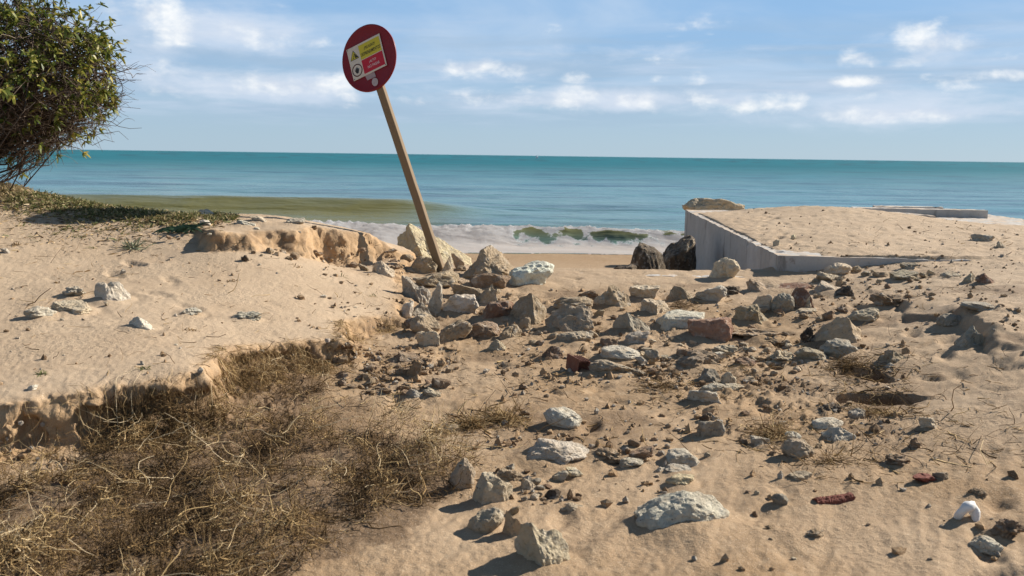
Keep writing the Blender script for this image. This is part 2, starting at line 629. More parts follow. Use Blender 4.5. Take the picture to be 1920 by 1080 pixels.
M_SAND = mat_sand()
M_ROCK = mat_rock()
M_CONC = mat_concrete()
M_WATER = mat_water()
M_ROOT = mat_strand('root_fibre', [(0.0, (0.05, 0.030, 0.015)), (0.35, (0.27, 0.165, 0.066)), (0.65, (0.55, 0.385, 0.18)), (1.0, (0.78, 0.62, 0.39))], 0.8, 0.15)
M_TWIG = mat_strand('twig_bark', [(0.0, (0.035, 0.024, 0.018)), (0.6, (0.10, 0.07, 0.05)), (1.0, (0.30, 0.23, 0.17))])
M_LEAF = mat_strand('bush_leaf', [(0.0, (0.035, 0.058, 0.014)), (0.5, (0.12, 0.15, 0.030)), (0.8, (0.26, 0.26, 0.05)), (1.0, (0.48, 0.40, 0.10))], 0.42, 0.35)
M_GRASS = mat_strand('ground_cover', [(0.0, (0.08, 0.095, 0.03)), (0.5, (0.17, 0.17, 0.06)), (0.8, (0.32, 0.25, 0.12)), (1.0, (0.46, 0.35, 0.20))], 0.7, 0.25)
M_SILVER = mat_strand('silver_leaf', [(0.0, (0.13, 0.15, 0.08)), (1.0, (0.36, 0.36, 0.24))], 0.7, 0.2)
M_DAFF = mat_strand('strap_leaf', [(0.0, (0.018, 0.035, 0.018)), (1.0, (0.06, 0.10, 0.05))], 0.45, 0.1)

# ================================================================ the lie of the land
def P3(px, py, z):
    q = at_z(px, py, z)
    return (q[0], q[1], z)


def PD(px, py, y):
    q = at_y(px, py, y)
    return (q[0], y, q[2])


_low = [P3(*a) for a in (
    (960, 1080, 0.0), (1900, 1080, .03), (200, 1080, .0), (-300, 1080, 0), (2200, 1080, .06),
    (960, 900, 0), (1500, 900, .02), (1900, 900, .07), (300, 900, 0), (1700, 985, .03),
    (960, 760, .02), (1400, 760, .03), (1640, 760, .06), (1900, 770, .15), (700, 750, .02),
    (960, 660, .06), (1300, 660, .07), (1600, 670, .10), (1760, 690, .16), (1850, 660, .25), (1920, 620, .33), (1920, 560, .40),
    (1500, 610, .12), (1700, 590, .24), (1800, 560, .33), (900, 590, .12), (1200, 575, .14), (1400, 545, .18),
    (1000, 540, .18), (1100, 517, .208), (850, 535, .22), (1300, 514, .212), (1480, 521, .22), (1600, 508, .30), (1690, 495, .375), (1770, 490, .405), (1920, 505, .44), (2300, 530, .5))]
_low += [(9, 5, .6), (12, 9, .6), (12, 20, .5), (-6, 3, .0), (-6, 8, .2), (-3, 10, .22), (0, 1, 0), (3, 1, .05), (-3, 1, 0), (6, 3, .35), (4, 12, .5), (2, 12, .3)]
_plat = [P3(1475, 478, .40), P3(1530, 480, .41), P3(1590, 482, .44), P3(1680, 482, .45), PD(1560, 466, 10.6), PD(1670, 466, 10.7), PD(1560, 440, 12), PD(1700, 440, 12.2), PD(1400, 400, 17.0), PD(1420, 391, 17.8), PD(1500, 387, 17.3), PD(1600, 391, 17.0),
         PD(1700, 402, 16), PD(1850, 421, 14.5), PD(1920, 425, 14), PD(2100, 428, 14), PD(1460, 455, 11.5), PD(1400, 430, 13.5), P3(1780, 486, .45), P3(1920, 486, .47), P3(2200, 490, .5)]
_plat += [P3(1448, 469, .435), P3(1400, 447, .455), P3(1340, 417, .455), P3(1310, 404, .45)]
_plat += [(3.75, 18.6, .39), (4.1, 18.6, .40), (4.6, 18.6, .43), (12, 12, .6), (12, 20, .35), (6.5, 18.3, .36), (8.5, 18.0, .33)]
_plat += [PD(1700, 409, 17.0), PD(1780, 419, 17.0), PD(1850, 426, 17.0), PD(1960, 430, 17.0)]
Z_PLAT = TPS(_plat)
Z_LOW = TPS(_low)

LIP = [(0, 752, .306), (200, 720, .325), (395, 697, .335), (432, 648, .33), (556, 636, .275), (650, 628, .268), (645, 597, .27), (747, 584, .235), (757, 545, .27), (737, 507, .33)]
_dune = [P3(*a) for a in LIP] + [P3(*a) for a in (
    (0, 560, .446), (230, 560, .44), (0, 452, .70), (0, 402, .865), (0, 345, 1.12), (200, 388, .915), (380, 406, .85), (500, 477, .59), (575, 484, .50), (632, 497, .36),
    (450, 560, .40), (600, 560, .34), (300, 640, .36), (250, 470, .62))]
_dune += [(-9, 4, .4), (-9, 9, 1.15), (-7, 11, .95), (-3.5, 10.6, .62), (-4, 3.8, .3), (-1.2, 9.6, .36), (-1.5, 10.5, .36)]
_dune += [PD(100, 388, 10.4), PD(200, 403, 10.3), PD(300, 412, 10.2), PD(0, 368, 10.9), PD(60, 357, 9.8), PD(130, 374, 9.5)]
Z_DUNE = TPS(_dune)
_bank = [PD(380, 432, 8.0), PD(466, 441, 8.25), PD(570, 428, 8.9), PD(640, 431, 9.4), PD(700, 441, 9.8), PD(742, 466, 10.0), PD(540, 411, 9.5), PD(600, 420, 9.7), PD(400, 404, 9.3), PD(660, 432, 10.2),
         (-3.6, 10.6, .8), (-1.3, 11, .45), (-3.4, 8.2, .72), (-2.4, 10.8, .75)]
Z_BANK = TPS(_bank)

_lp = [P3(*a) for a in LIP]
DUNE_POLY = [(-9, 3.9), (-4.2, 4.05)] + [(a, b) for a, b, _ in _lp] + [(-1.15, 10.6), (-1.5, 13), (-9, 13)]
N_DUNE = len(DUNE_POLY) - 3
_bl = [(-2.9, 8.5)] + [PD(*a)[:2] for a in ((400, 436, 8.05), (462, 442, 8.2), (480, 442, 8.45), (568, 428, 8.75), (596, 424, 9.1), (640, 432, 9.3), (700, 441, 9.75), (744, 466, 9.95))]
BANK_POLY = _bl + [(-1.05, 10.7), (-1.5, 13), (-9, 13), (-9, 9.2), (-3.6, 8.7)]
N_BANK = len(_bl) + 1

PLAT = dict(near=at_z(1459, 479, .43)[:2], far=np.array(at_y(1285, 391, 18.9))[:2], right=at_z(1780, 487, .43)[:2])
WALL_DIR = (PLAT['far'] - PLAT['near'])
LEDGE_Y = 10.34
SHORE_POLY = [(-40, 11.2), (-6, 10.35), (-3.1, 9.75), (-2.0, 10.05), (-1.3, 10.7), (-0.2, LEDGE_Y + .02), (PLAT['near'][0] + .10, LEDGE_Y + .02),
              (PLAT['far'][0] + .1, PLAT['far'][1] - .12), (14, 19.4), (40, 20), (40, -5), (-40, -5)]
N_SHORE = 9
_pn, _pf, _pr = PLAT['near'], PLAT['far'], PLAT['right']
PLAT_POLY = [tuple(_pf + np.array([.015, 0])), tuple(_pn + np.array([.02, .04])), tuple(_pr + np.array([0, .05])), (16, _pr[1] + .3), (16, 30), (_pf[0], 30)]
PIT = at_z(1652, 748, .07)
PIT2 = at_z(1620, 700, .09)
RLIP = [P3(1648, 556, .24)[:2], P3(1705, 596, .22)[:2], P3(1790, 604, .27)[:2], P3(1846, 640, .25)[:2], P3(1868, 690, .21)[:2], P3(1960, 700, .22)[:2]]


def seg_dist(x, y, pl):
    d2 = np.full(x.shape, 1e9)
    side = np.zeros(x.shape)
    tt = np.zeros(x.shape)
    for i in range(len(pl) - 1):
        a, b = np.array(pl[i]), np.array(pl[i + 1])
        e = b - a
        t = np.clip(((x - a[0]) * e[0] + (y - a[1]) * e[1]) / (e @ e), 0, 1)
        q = (x - a[0] - t * e[0]) ** 2 + (y - a[1] - t * e[1]) ** 2
        cr = e[0] * (y - a[1]) - e[1] * (x - a[0])
        m = q < d2
        d2 = np.where(m, q, d2)
        side = np.where(m, np.sign(cr), side)
        tt = np.where(m, (i + t) / (len(pl) - 1), tt)
    return np.sqrt(d2) * side, tt


HEAP_Z = None


def root_heap(x, y):
    """matted hummocks of roots lying in front of the scarp"""
    n = fbm(x * 3.9 + 5, y * 3.9, 1.7, 3)
    return np.clip(0.045 + 0.19 * n, 0, .17)


def beach(y):
    return -0.52 - 0.0345 * np.clip(y - 11.5, 0, 90) - .07 * np.clip(y - 26, 0, 60)


_fr = random.Random(4)
FEET = []
for (x0, y0, x1, y1, n_f) in ((.9, 3.2, 2.4, 9.2, 20), (2.9, 4.0, 3.4, 8.6, 16), (1.6, 3.0, 3.2, 4.8, 9), (3.3, 11.0, 4.6, 16.5, 18), (-2.2, 6.3, -3.4, 7.6, 5), (.2, 3.4, 1.2, 7.0, 9)):
    an = math.atan2(y1 - y0, x1 - x0)
    for i_ in range(n_f):
        t_ = (i_ + .5) / n_f
        s_ = .11 * (1 if i_ % 2 else -1) + _fr.gauss(0, .06)
        FEET.append((x0 + (x1 - x0) * t_ - s_ * math.sin(an) + _fr.gauss(0, .05), y0 + (y1 - y0) * t_ + s_ * math.cos(an) + _fr.gauss(0, .06), an + _fr.gauss(0, .3), _fr.uniform(.012, .032)))


def land(x, y, fine=True):
    """height of the sand, and its wetness, cut-face and soil factors"""
    x = np.asarray(x, float)
    y = np.asarray(y, float)
    wx = x + .06 * fbm(x * 2.6, y * 2.6, 2.0, 3) + .008 * fbm(x * 14, y * 14, 3.0, 2)
    wy = y + .07 * fbm(x * 2.6, y * 2.6, 9.0, 3) + .008 * fbm(x * 14, y * 14, 8.0, 2)
    zl = Z_LOW(x, y)
    sp = sdist(x, y, PLAT_POLY, 2)
    kp = sstep(sp, -.02, .02)
    spl, _t = seg_dist(x, y, PLAT_POLY[:2])
    zp = Z_PLAT(x, y) - (.05 + .03 * perlin(x * 2.5, y * 2.5, 3)) * np.exp(-np.clip(np.abs(spl), 0, 9) / .07)
    zl = zl + (zp - zl) * kp
    sd = sdist(wx, wy, DUNE_POLY, N_DUNE)
    sb = sdist(wx, wy, BANK_POLY, N_BANK)
    zd = np.maximum(Z_DUNE(x, y), zl)
    zb = np.maximum(Z_BANK(x, y), zd)
    wdt = .065 + .035 * perlin(x * 2.3, y * 2.3, 5)
    k = sstep(sd, -wdt, wdt * .4)
    soft = (.03 + .02 * perlin(x * 3, y * 3, 31)) * np.exp(-np.clip(sd, 0, 9) / .13)             # crumbled, rounded lip
    kb = sstep(sb, -.10, .035)
    zd2 = zd + (zb - zd) * kb
    z = zl + (zd2 - zl - np.where(zd2 > zl, soft * k, 0)) * k
    face = np.exp(-((sd + .03) / .085) ** 2) + np.exp(-((sb + .03) / .09) ** 2) * k * sstep(zb - zd, .03, .12)
    # debris apron at the foot of the scarps
    z = z + .05 * np.exp(-np.clip(-sd, 0, 9) / .16) * (1 - k) * (1 + .8 * fbm(x * 7, y * 7, 4, 3)) * (y > 3)
    # small drifts, hummocks, tracks
    rough = .35 + .65 * sstep(fbm(x * .9, y * .9, 6.0, 3), -.25, .35)
    gull = (1 - k)
    near = sstep(y + .35 * perlin(x, y, 3), 5.0, 4.0) * sstep(x, -.8, -.3)
    z = z + rough * (.014 * fbm(x * 1.7, y * 1.7, 0.5, 3) + .010 * fbm(x * 7.5, y * 7.5, 1.5, 3) * (1 - .75 * near) * (1 - .75 * k))
    tracks = np.clip(perlin(x * 5.1 + 3, y * 5.1, 12) - .42, 0, 1)
    z = z - .075 * tracks * gull * (1 - .75 * near) - .022 * tracks * k
    if fine:
        crumb = np.clip(fbm(x * 17, y * 17, 2.2, 3) - .18, 0, 1)
        dens = sstep(fbm(x * .8 + 4, y * .8, 3.3, 3), -.1, .3) * sstep(y, 3.6, 4.8) * sstep(x, 2.5, 1.6) * sstep(y, 9.2, 8.2)
        z = z + .045 * crumb * dens * gull - .03 * np.clip(fbm(x * 9, y * 9, 12.2, 3) - .3, 0, 1) * dens * gull + .004 * crumb * k + .012 * face * fbm(x * 15, y * 15, 7.7, 4) + .004 * fbm(x * 30, y * 30, 1, 2)
        rights = sstep(x, 1.2, 3) * sstep(y, 8, 10.5)
        z = z + rights * .013 * np.clip(fbm(x * 6, y * 4.2, 4.1, 4), -.2, 1)
    # footprints: dents with a pushed-up rim
    for fx, fy, fa, fd in FEET:
        w_ = (np.abs(x - fx) < .4) & (np.abs(y - fy) < .4)
        if w_.any():
            dx, dy = x[w_] - fx, y[w_] - fy
            q = ((dx * math.cos(fa) + dy * math.sin(fa)) / .13) ** 2 + ((-dx * math.sin(fa) + dy * math.cos(fa)) / .055) ** 2
            z[w_] += fd * ((-np.exp(-q * 1.1) + .22 * np.exp(-(np.sqrt(q) - 1.35) ** 2 / .2)) * (1 + .9 * fbm(x[w_] * 7, y[w_] * 7, 4.4, 3)))
    # wash lines of drifted sand in front
    a = math.radians(62)
    u, v = x * math.cos(a) + y * math.sin(a), -x * math.sin(a) + y * math.cos(a)
    z = z + near * (.014 * ridged(u * .7, v * 3.2, 3, 3) - .014)
    # burrow-like washout with a dark wall, and its tail
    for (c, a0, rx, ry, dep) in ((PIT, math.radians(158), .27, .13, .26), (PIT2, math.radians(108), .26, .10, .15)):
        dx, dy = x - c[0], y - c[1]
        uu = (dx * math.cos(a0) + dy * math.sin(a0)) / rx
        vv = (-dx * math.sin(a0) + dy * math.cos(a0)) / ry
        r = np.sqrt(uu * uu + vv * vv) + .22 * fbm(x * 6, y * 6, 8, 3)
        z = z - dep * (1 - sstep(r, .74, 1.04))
    # wind-cut little step along the drift at the side of the gully
    d, t = seg_dist(wx, wy, RLIP)
    hgt = .11 * np.sin(np.pi * np.clip(t * .93 + .07, 0, 1)) * (.75 + .8 * fbm(x * 2.5, y * 2.5, 6, 2))
    up = np.where(d > 0, np.exp(-np.clip(d, 0, 9) / .55) * sstep(d, -.005, .08), 0)
    dn = np.where(d <= 0, np.exp(-np.clip(-d, 0, 9) / .26), 0)
    z = z + hgt * up - .4 * hgt * dn
    # root hummocks lift the ground a little
    # the shore
    ss = sdist(x, y, SHORE_POLY, N_SHORE)
    wsh = np.where(x < -1.4, 1.7, .05)
    wsh = np.where((x >= -1.4) & (x < -.2), .05 + 1.65 * (-.2 - x) / 1.2, wsh)
    ks = np.where(x < -.2, sstep(ss, -wsh, .1 * wsh), sstep(ss, -.05, 0))
    zs = beach(y) + .01 * fbm(x * .6, y * .6, 2, 3)
    z = zs + (z - zs) * ks
    wet = np.clip((1 - k) * (.72 + .5 * fbm(x * .7, y * .7, 5, 3)) * sstep(x, 4.3, 1.8) * (1 - .5 * sstep(y, 8.0, 10)), 0, 1)
    wet = np.where(ks < .5, .55 + .45 * sstep(y, 17, 21), wet)
    dark = sstep(-ROOT_SD(x, y) + .12 * fbm(x * 6, y * 6, 41, 4), -.02, .09) * .75 * (1 - k)
    dark = np.maximum(dark, (np.exp(-((x - PIT[0]) ** 2 + (y - PIT[1]) ** 2) / .045) + np.exp(-((x - PIT2[0]) ** 2 + (y - PIT2[1]) ** 2) / .03)) * 1.25)  # washout: dark debris, and the hollow's shade painted into the colour
    dark = np.maximum(dark, .55 * np.clip(face, 0, 1) * sstep(fbm(x * 6, y * 6, 3, 3), .0, .35))
    dark = np.maximum(dark, .5 * sstep(fbm(x * 1.3 + 2, y * 1.3, 14, 4), .22, .5) * gull * (y < 9.5) * sstep(y, 4.2, 5))
    return z, wet, np.clip(face, 0, 1), np.clip(dark, 0, 1), np.where(zd2 - zl > .08, k, 0)


ROOT_PX = [(-420, 1300), (-300, 905), (60, 905), (150, 880), (215, 790), (300, 770), (390, 770), (440, 720), (560, 700), (625, 725), (600, 790), (640, 810), (745, 800), (850, 835),
           (905, 880), (860, 925), (800, 965), (745, 1010), (610, 1045), (520, 1085), (430, 1300)]
ROOT_POLY = [tuple(at_z(a, b, .03)[:2]) for a, b in ROOT_PX]


def ROOT_SD(x, y):
    return -sdist(x, y, ROOT_POLY, len(ROOT_POLY))


# lookup grid of the finished surface (2 cm)
GX0, GX1, GY0, GY1, GS = -9.0, 9.5, 1.0, 20.4, 0.025
_gx = np.arange(GX0, GX1, GS)
_gy = np.arange(GY0, GY1, GS)
_GXX, _GYY = np.meshgrid(_gx, _gy)
GZ = land(_GXX, _GYY, False)[0].astype(np.float32)


def ground(x, y):
    fx = np.clip((np.asarray(x, float) - GX0) / GS, 0, len(_gx) - 1.001)
    fy = np.clip((np.asarray(y, float) - GY0) / GS, 0, len(_gy) - 1.001)
    i, j = fx.astype(int), fy.astype(int)
    a, b = fx - i, fy - j
    return GZ[j, i] * (1 - a) * (1 - b) + GZ[j, i + 1] * a * (1 - b) + GZ[j + 1, i] * (1 - a) * b + GZ[j + 1, i + 1] * a * b


_ys = np.exp(np.linspace(math.log(1.6), math.log(20.3), 900))


def hit(px, py):
    """first point of the ground along the sight line of a pixel; arrays"""
    px = np.atleast_1d(np.asarray(px, float))
    py = np.atleast_1d(np.asarray(py, float))
    out = np.empty((len(px), 3))
    for i in range(0, len(px), 3000):
        d = ray(px[i:i + 3000], py[i:i + 3000])
        P = CAMP + d[:, None, :] * _ys[None, :, None]
        below = P[..., 2] < ground(P[..., 0], P[..., 1])
        k = np.where(below.any(1), below.argmax(1), len(_ys) - 1)
        out[i:i + 3000] = P[np.arange(len(k)), k]
    return out


# ---------------------------------------------------------------- ground mesh
def build_ground():
    u = np.concatenate([np.linspace(-1.5, -.64, 60)[:-1], np.linspace(-.64, .62, 650), np.linspace(.62, 1.5, 60)[1:]])
    # rows are spaced by surface length, so the steep cut faces get as many vertices as flat sand
    yf = np.exp(np.linspace(math.log(1.1), math.log(34), 3200))
    Zf = ground(u[:, None] * yf[None], np.broadcast_to(yf[None], (len(u), len(yf))))
    ds = np.sqrt((np.diff(yf)[None] / yf[None, 1:]) ** 2 * .16 + (np.diff(Zf, axis=1) / yf[None, 1:]) ** 2)
    ds = np.minimum(ds, .004) + .00035
    ds[:, yf[1:] > 20.2] = .0004
    for w_ in (9, 9):
        ker = np.ones(w_) / w_
        ds = np.apply_along_axis(lambda c_: np.convolve(np.pad(c_, w_ // 2, 'edge'), ker, 'valid'), 0, ds)
    s_ = np.concatenate([np.zeros((len(u), 1)), np.cumsum(ds, 1)], 1)
    NR = 760
    YY = np.stack([np.interp(np.linspace(0, s_[i, -1], NR), s_[i], yf) for i in range(len(u))], 1)
    XX = u[None] * YY
    z, wet, face, dark, hk = land(XX, YY)
    # undercut and ragged cut faces
    sh = .034 * face * sstep(YY, 2.5, 3.5) * (1 + .25 * sstep(YY, 7.4, 8.2))
    n1 = .6 * fbm(XX * 15, YY * 15, z * 17, 4) + .35 * ridged(XX * 8, YY * 8, z * 9, 4) - .3
    n2 = .6 * fbm(XX * 15 + 31, YY * 15, z * 17, 4) + .45 * ridged(XX * 8 + 5, YY * 8, z * 9, 4) - .4
    X2 = XX + sh * n1
    Y2 = YY + sh * (n2 + .35 * np.sign(perlin(XX * 1.5, YY * 1.5, z * 18)) * np.abs(perlin(XX * 1.5, YY * 1.5, z * 18)) ** .6)
    # hollowed-out foot of the scarp, under the overhanging sod
    cave = sstep(hk, .015, .12) * sstep(hk, .78, .45) * sstep(fbm(XX * 2.7, YY * 2.7, 3.0, 3), -.25, .12) * (YY < 6.6)
    X2 = X2 - .03 * cave
    Y2 = Y2 + .09 * cave
    z = z + .3 * sh * fbm(XX * 16, YY * 16, z * 16, 3)
    V = np.stack([X2, Y2, z], -1).reshape(-1, 3)
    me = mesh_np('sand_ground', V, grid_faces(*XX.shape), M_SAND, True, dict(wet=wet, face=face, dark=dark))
    tag(obj('sand_ground', me), kind='structure')
    # the land goes on behind and beside the dunes
    xs = np.array([-60, -30, -15, -9, 0, 9, 15, 30, 60.])
    ys2 = np.array([-40., -20, -8, 0, 1.3])
    A, B = np.meshgrid(xs, ys2)
    Vz = np.stack([A, B, np.full(A.shape, -.06)], -1).reshape(-1, 3)
    me = mesh_np('sand_plain', Vz, grid_faces(*A.shape), M_SAND, True, dict(wet=np.full(A.size, .5), face=np.zeros(A.size), dark=np.zeros(A.size)))
    tag(obj('sand_plain', me), kind='structure')


build_ground()

# ================================================================ the sea
SEA = -0.95


def build_sea():
    u = np.concatenate([np.linspace(-1.7, -.64, 40)[:-1], np.linspace(-.64, .62, 420), np.linspace(.62, 1.7, 40)[1:]])
    y = np.concatenate([np.linspace(20, 31, 200)[:-1], np.exp(np.linspace(math.log(31), math.log(420), 230))[:-1], np.exp(np.linspace(math.log(420), math.log(45000), 30))])
    UU, Y = np.meshgrid(u, y)
    X = UU * Y
    fade = sstep(Y, 400, 120)
    z = fade * (.05 * fbm(X * .12, Y * .42, 1, 3) + .05 * np.sin(Y * .55 + .9 * perlin(X * .05, Y * .05, 2) * 3) + .02 * fbm(X * .6, Y * 1.3, 4, 3))
    z = z * sstep(Y, 22, 30)
    # unbroken olive swell
    yc = 39.0 + .5 * perlin(X * .07, X * 0, 3)
    win = sstep(X, 1.0, -5.5)
    d = Y - yc
    prof = np.where(d < 0, np.exp(-(d / 1.15) ** 2), np.exp(-(d / 3.2) ** 2))
    sw = .50 * win * prof
    z = z + sw
    silt = win * sstep(Y, 39.9, 38.6) * sstep(Y, 29, 33) * (.96 + .12 * perlin(X * .2, Y * .6, 3))
    silt = np.maximum(silt, .55 * sstep(Y, 40, 29) * (.6 + .6 * fbm(X * .15, Y * .3, 5, 3)))
    silt = np.maximum(silt, .30 * sstep(Y, 75, 42) * (.7 + .8 * fbm(X * .05, Y * .12, 5, 3)) * sstep(X, 14, -6))
    # breaker
    yb = 26.0 + .8 * perlin(X * .18, X * 0, 7) + .25 * perlin(X * .7, X * 0, 8)
    hb = .50 + .20 * perlin(X * .22 + 3, X * 0, 9) + .08 * perlin(X * .9, X * 0, 5)
    hb = hb * (.72 + .28 * sstep(X, 1.5, -2)) * (.6 + .4 * sstep(X, -13, -6))
    e = Y - yb
    left = sstep(X, .3, -1.2)
    hb = hb * (1 - .12 * left)
    br = np.where(e < 0, np.exp(-(e / (.55 + .45 * left)) ** 2), np.exp(-(e / 1.5) ** 2))
    z = z + hb * br
    left = sstep(X, .3, -1.2)
    crest = np.exp(-((e - .05) / .34) ** 2) * (.85 + .7 * fbm(X * .9, Y * .9, 6, 3))
    facef = sstep(e, -1.5, -.7) * sstep(e, .5, 0) * (left * 1.05 + (1 - left) * (.36 + .95 * fbm(X * .8 + 4, Y * .25, 2, 3)))
    back = sstep(e, 1.5, .2) * (e > 0) * (.42 + .6 * fbm(X * .6, Y * .6, 8, 3))
    fo = np.clip(np.maximum(np.maximum(crest, facef), back), 0, 1)
    hole = np.exp(-((X - .55) / .26) ** 2) + .9 * np.exp(-((X - 1.7) / .35) ** 2) + .8 * np.exp(-((X - 2.9) / .4) ** 2)
    hole = np.clip(hole + .35 * fbm(X * 2.2, Y * 1.2, 2, 3), 0, 1) * sstep(X, .0, .4) * sstep(e, -.95, -.6) * sstep(e, -.02, -.22)
    fo = fo * (1 - .97 * hole)
    silt = np.maximum(silt, np.where(np.abs(e) < 1.6, 1., 0) * np.exp(-(e / .7) ** 2))
    # wash running up the sand
    edge = 22.25 + .35 * perlin(X * .3, X * 0, 11) + .12 * perlin(X * 1.3, X * 0, 13)
    w = Y - edge
    wash = sstep(w, 0, .12) * (.55 + .45 * sstep(fbm(X * .5, Y * 1.3, 15, 3), -.25, .3)) * sstep(Y, 26.2, 24.8)
    lip = np.exp(-((w - .25) / .22) ** 2) * .5
    fo = np.maximum(fo, np.clip(wash + lip, 0, 1))
    lump = np.clip(fo, 0, 1) * sstep(np.abs(e), 2.2, .2)
    z = z + lump * (.055 * fbm(X * 1.7, Y * 2.2, z * 3, 4) + .10 * np.clip(fbm(X * 5, Y * 5, 9, 3), 0, 1) * np.exp(-((e - .1) / .5) ** 2) + .03 * fbm(X * 5.5, Y * 5.5, 3, 3))
    zb = beach(Y)
    z = SEA + z
    z = np.where(Y < 25, np.maximum(z, zb + .012), z)
    z = np.where(w < 0, zb - .06, z)
    # dark streaks further out: shading of the chop painted as colour
    chop = sstep(fbm(X * .05, Y * .28, 8, 4), .05, .55) * sstep(Y, 30, 45) * .75
    chop = np.where(silt > .6, chop * .3, chop)
    far = np.clip(sstep(np.log(Y), math.log(50), math.log(330)), 0, 1)
    V = np.stack([X, Y, z], -1).reshape(-1, 3)
    me = mesh_np('sea', V, grid_faces(*X.shape), M_WATER, True, dict(foam=np.clip(fo, 0, 1), silt=np.clip(silt, 0, 1), far=far, chop=np.clip(chop, 0, 1)))
    tag(obj('sea', me), kind='structure')


build_sea()

# ================================================================ concrete
def prism(name, quads_xy, z0, z1, mat, cell=.09, rough=.012, seed=0, zfun=None):
    """upright block on a 4-point outline, its faces subdivided, edges chipped"""
    q = [np.array(p, float) for p in quads_xy]
    Vs, Fs, off = [], [], 0

    def patch(fn, nu, nv):
        nonlocal off
        a, b = np.meshgrid(np.linspace(0, 1, nu), np.linspace(0, 1, nv))
        p = fn(a[..., None], b[..., None])
        Vs.append(p.reshape(-1, 3))
        Fs.append(grid_faces(nv, nu) + off)
        off += nu * nv

    for i in range(4):
        a, b = q[i], q[(i + 1) % 4]
        n = max(2, min(160, int(np.linalg.norm(b - a) / cell)))
        m = max(2, int((z1 - z0) / cell) + 1)
        patch(lambda s, t, a=a, b=b: np.concatenate([a + (b - a) * s, z0 + (z1 - z0) * t], -1), n, m)
    n = max(2, min(140, int(np.linalg.norm(q[1] - q[0]) / cell)))
    m = max(2, min(140, int(np.linalg.norm(q[2] - q[1]) / cell)))
    patch(lambda s, t: np.concatenate([(q[0] * (1 - s) + q[1] * s) * (1 - t) + (q[3] * (1 - s) + q[2] * s) * t, np.full(s.shape, z1)], -1), n, m)
    V = np.concatenate(Vs)
    c = np.mean(q, 0)
    d = fbm(V[:, 0] * 4 + seed, V[:, 1] * 4, V[:, 2] * 4, 4)
    edge = np.exp(-(z1 - V[:, 2]) / .03)
    chip = np.clip(fbm(V[:, 0] * 6 + seed, V[:, 1] * 6, 3, 3) - .1, 0, 1)
    cen = V[:, :2] - c
    cen /= np.linalg.norm(cen, axis=1)[:, None] + 1e-6
    V[:, 2] += d * rough * .5 - edge * chip * rough * 2.4
    V[:, :2] -= cen * (d * rough * .4 + edge * chip * rough * 2.2)[:, None]
    return V, Fs


def concrete_thing(name, q, z0, z1, label, cat, **kw):
    V, Fs = prism(name, q, z0, z1, M_CONC, **kw)
    c = np.array([np.mean([p[0] for p in q]), np.mean([p[1] for p in q]), z0])
    me = mesh_np(name, V - c, Fs, M_CONC)
    return tag(obj(name, me, loc=c), label, cat)


n_, f_, r_ = PLAT['near'], PLAT['far'], PLAT['right']
fr = (r_ - n_) / np.linalg.norm(r_ - n_)
concrete_thing('concrete_platform', [n_, n_ + fr * 6.5, f_ + np.array([6.2, .25]), f_], -1.3, .43,
               'big stained concrete platform with a tall grey shaded wall, heaped with sand', 'concrete platform', cell=.085, rough=.016)
concrete_thing('concrete_ledge', [(-.35, LEDGE_Y - .42), (n_[0] + .3, LEDGE_Y - .42), (n_[0] + .16, LEDGE_Y), (-.35, LEDGE_Y)], -.75, .205,
               'low concrete ledge edging the sandy floor above the wet beach', 'concrete ledge', cell=.07, rough=.01, seed=9)


def sea_kerb():
    a, b = at_y(1600, 391, 17.9), at_y(1853, 393, 17.5)
    zt = .5 * (a[2] + b[2])
    root = bpy.data.objects.new('concrete_kerb', None)
    COL.objects.link(root)
    root.location = (float(a[0]), 17.7, 0)
    tag(root, 'low concrete kerb wall standing beyond the sand crest at the water', 'concrete kerb')
    o = np.array([a[0], 17.7, 0])

    def piece(name, q, z0, z1, seed):
        V, Fs = prism(name, q, z0, z1, M_CONC, cell=.08, rough=.012, seed=seed)
        obj(name, mesh_np(name, V - o, Fs, M_CONC), root)
    A, B = a[:2], b[:2]
    w = np.array([.25, 1.0])
    piece('outer_wall', [A, B, B + w * .35, A + w * .35], -.3, zt, 1)
    A2, B2 = at_y(1640, 386.5, 18.7), at_y(1770, 388, 18.6)
    piece('inner_wall', [A2[:2], B2[:2], B2[:2] + w * .3, A2[:2] + w * .3], -.3, A2[2], 4)
    s0, s1 = at_y(1622, 398, 17.0), at_y(1722, 401, 17.0)
    concrete_thing('broken_slab', [s0[:2] + np.array([0, -.35]), s1[:2] + np.array([.05, -.62]), s1[:2] + np.array([-.3, .35]), s0[:2] + np.array([.05, .3])], .2, float(.5 * (s0[2] + s1[2]) + .005),
                   'pale flat concrete slab half under sand before the low kerb wall', 'concrete slab', cell=.08, rough=.02, seed=3)


sea_kerb()

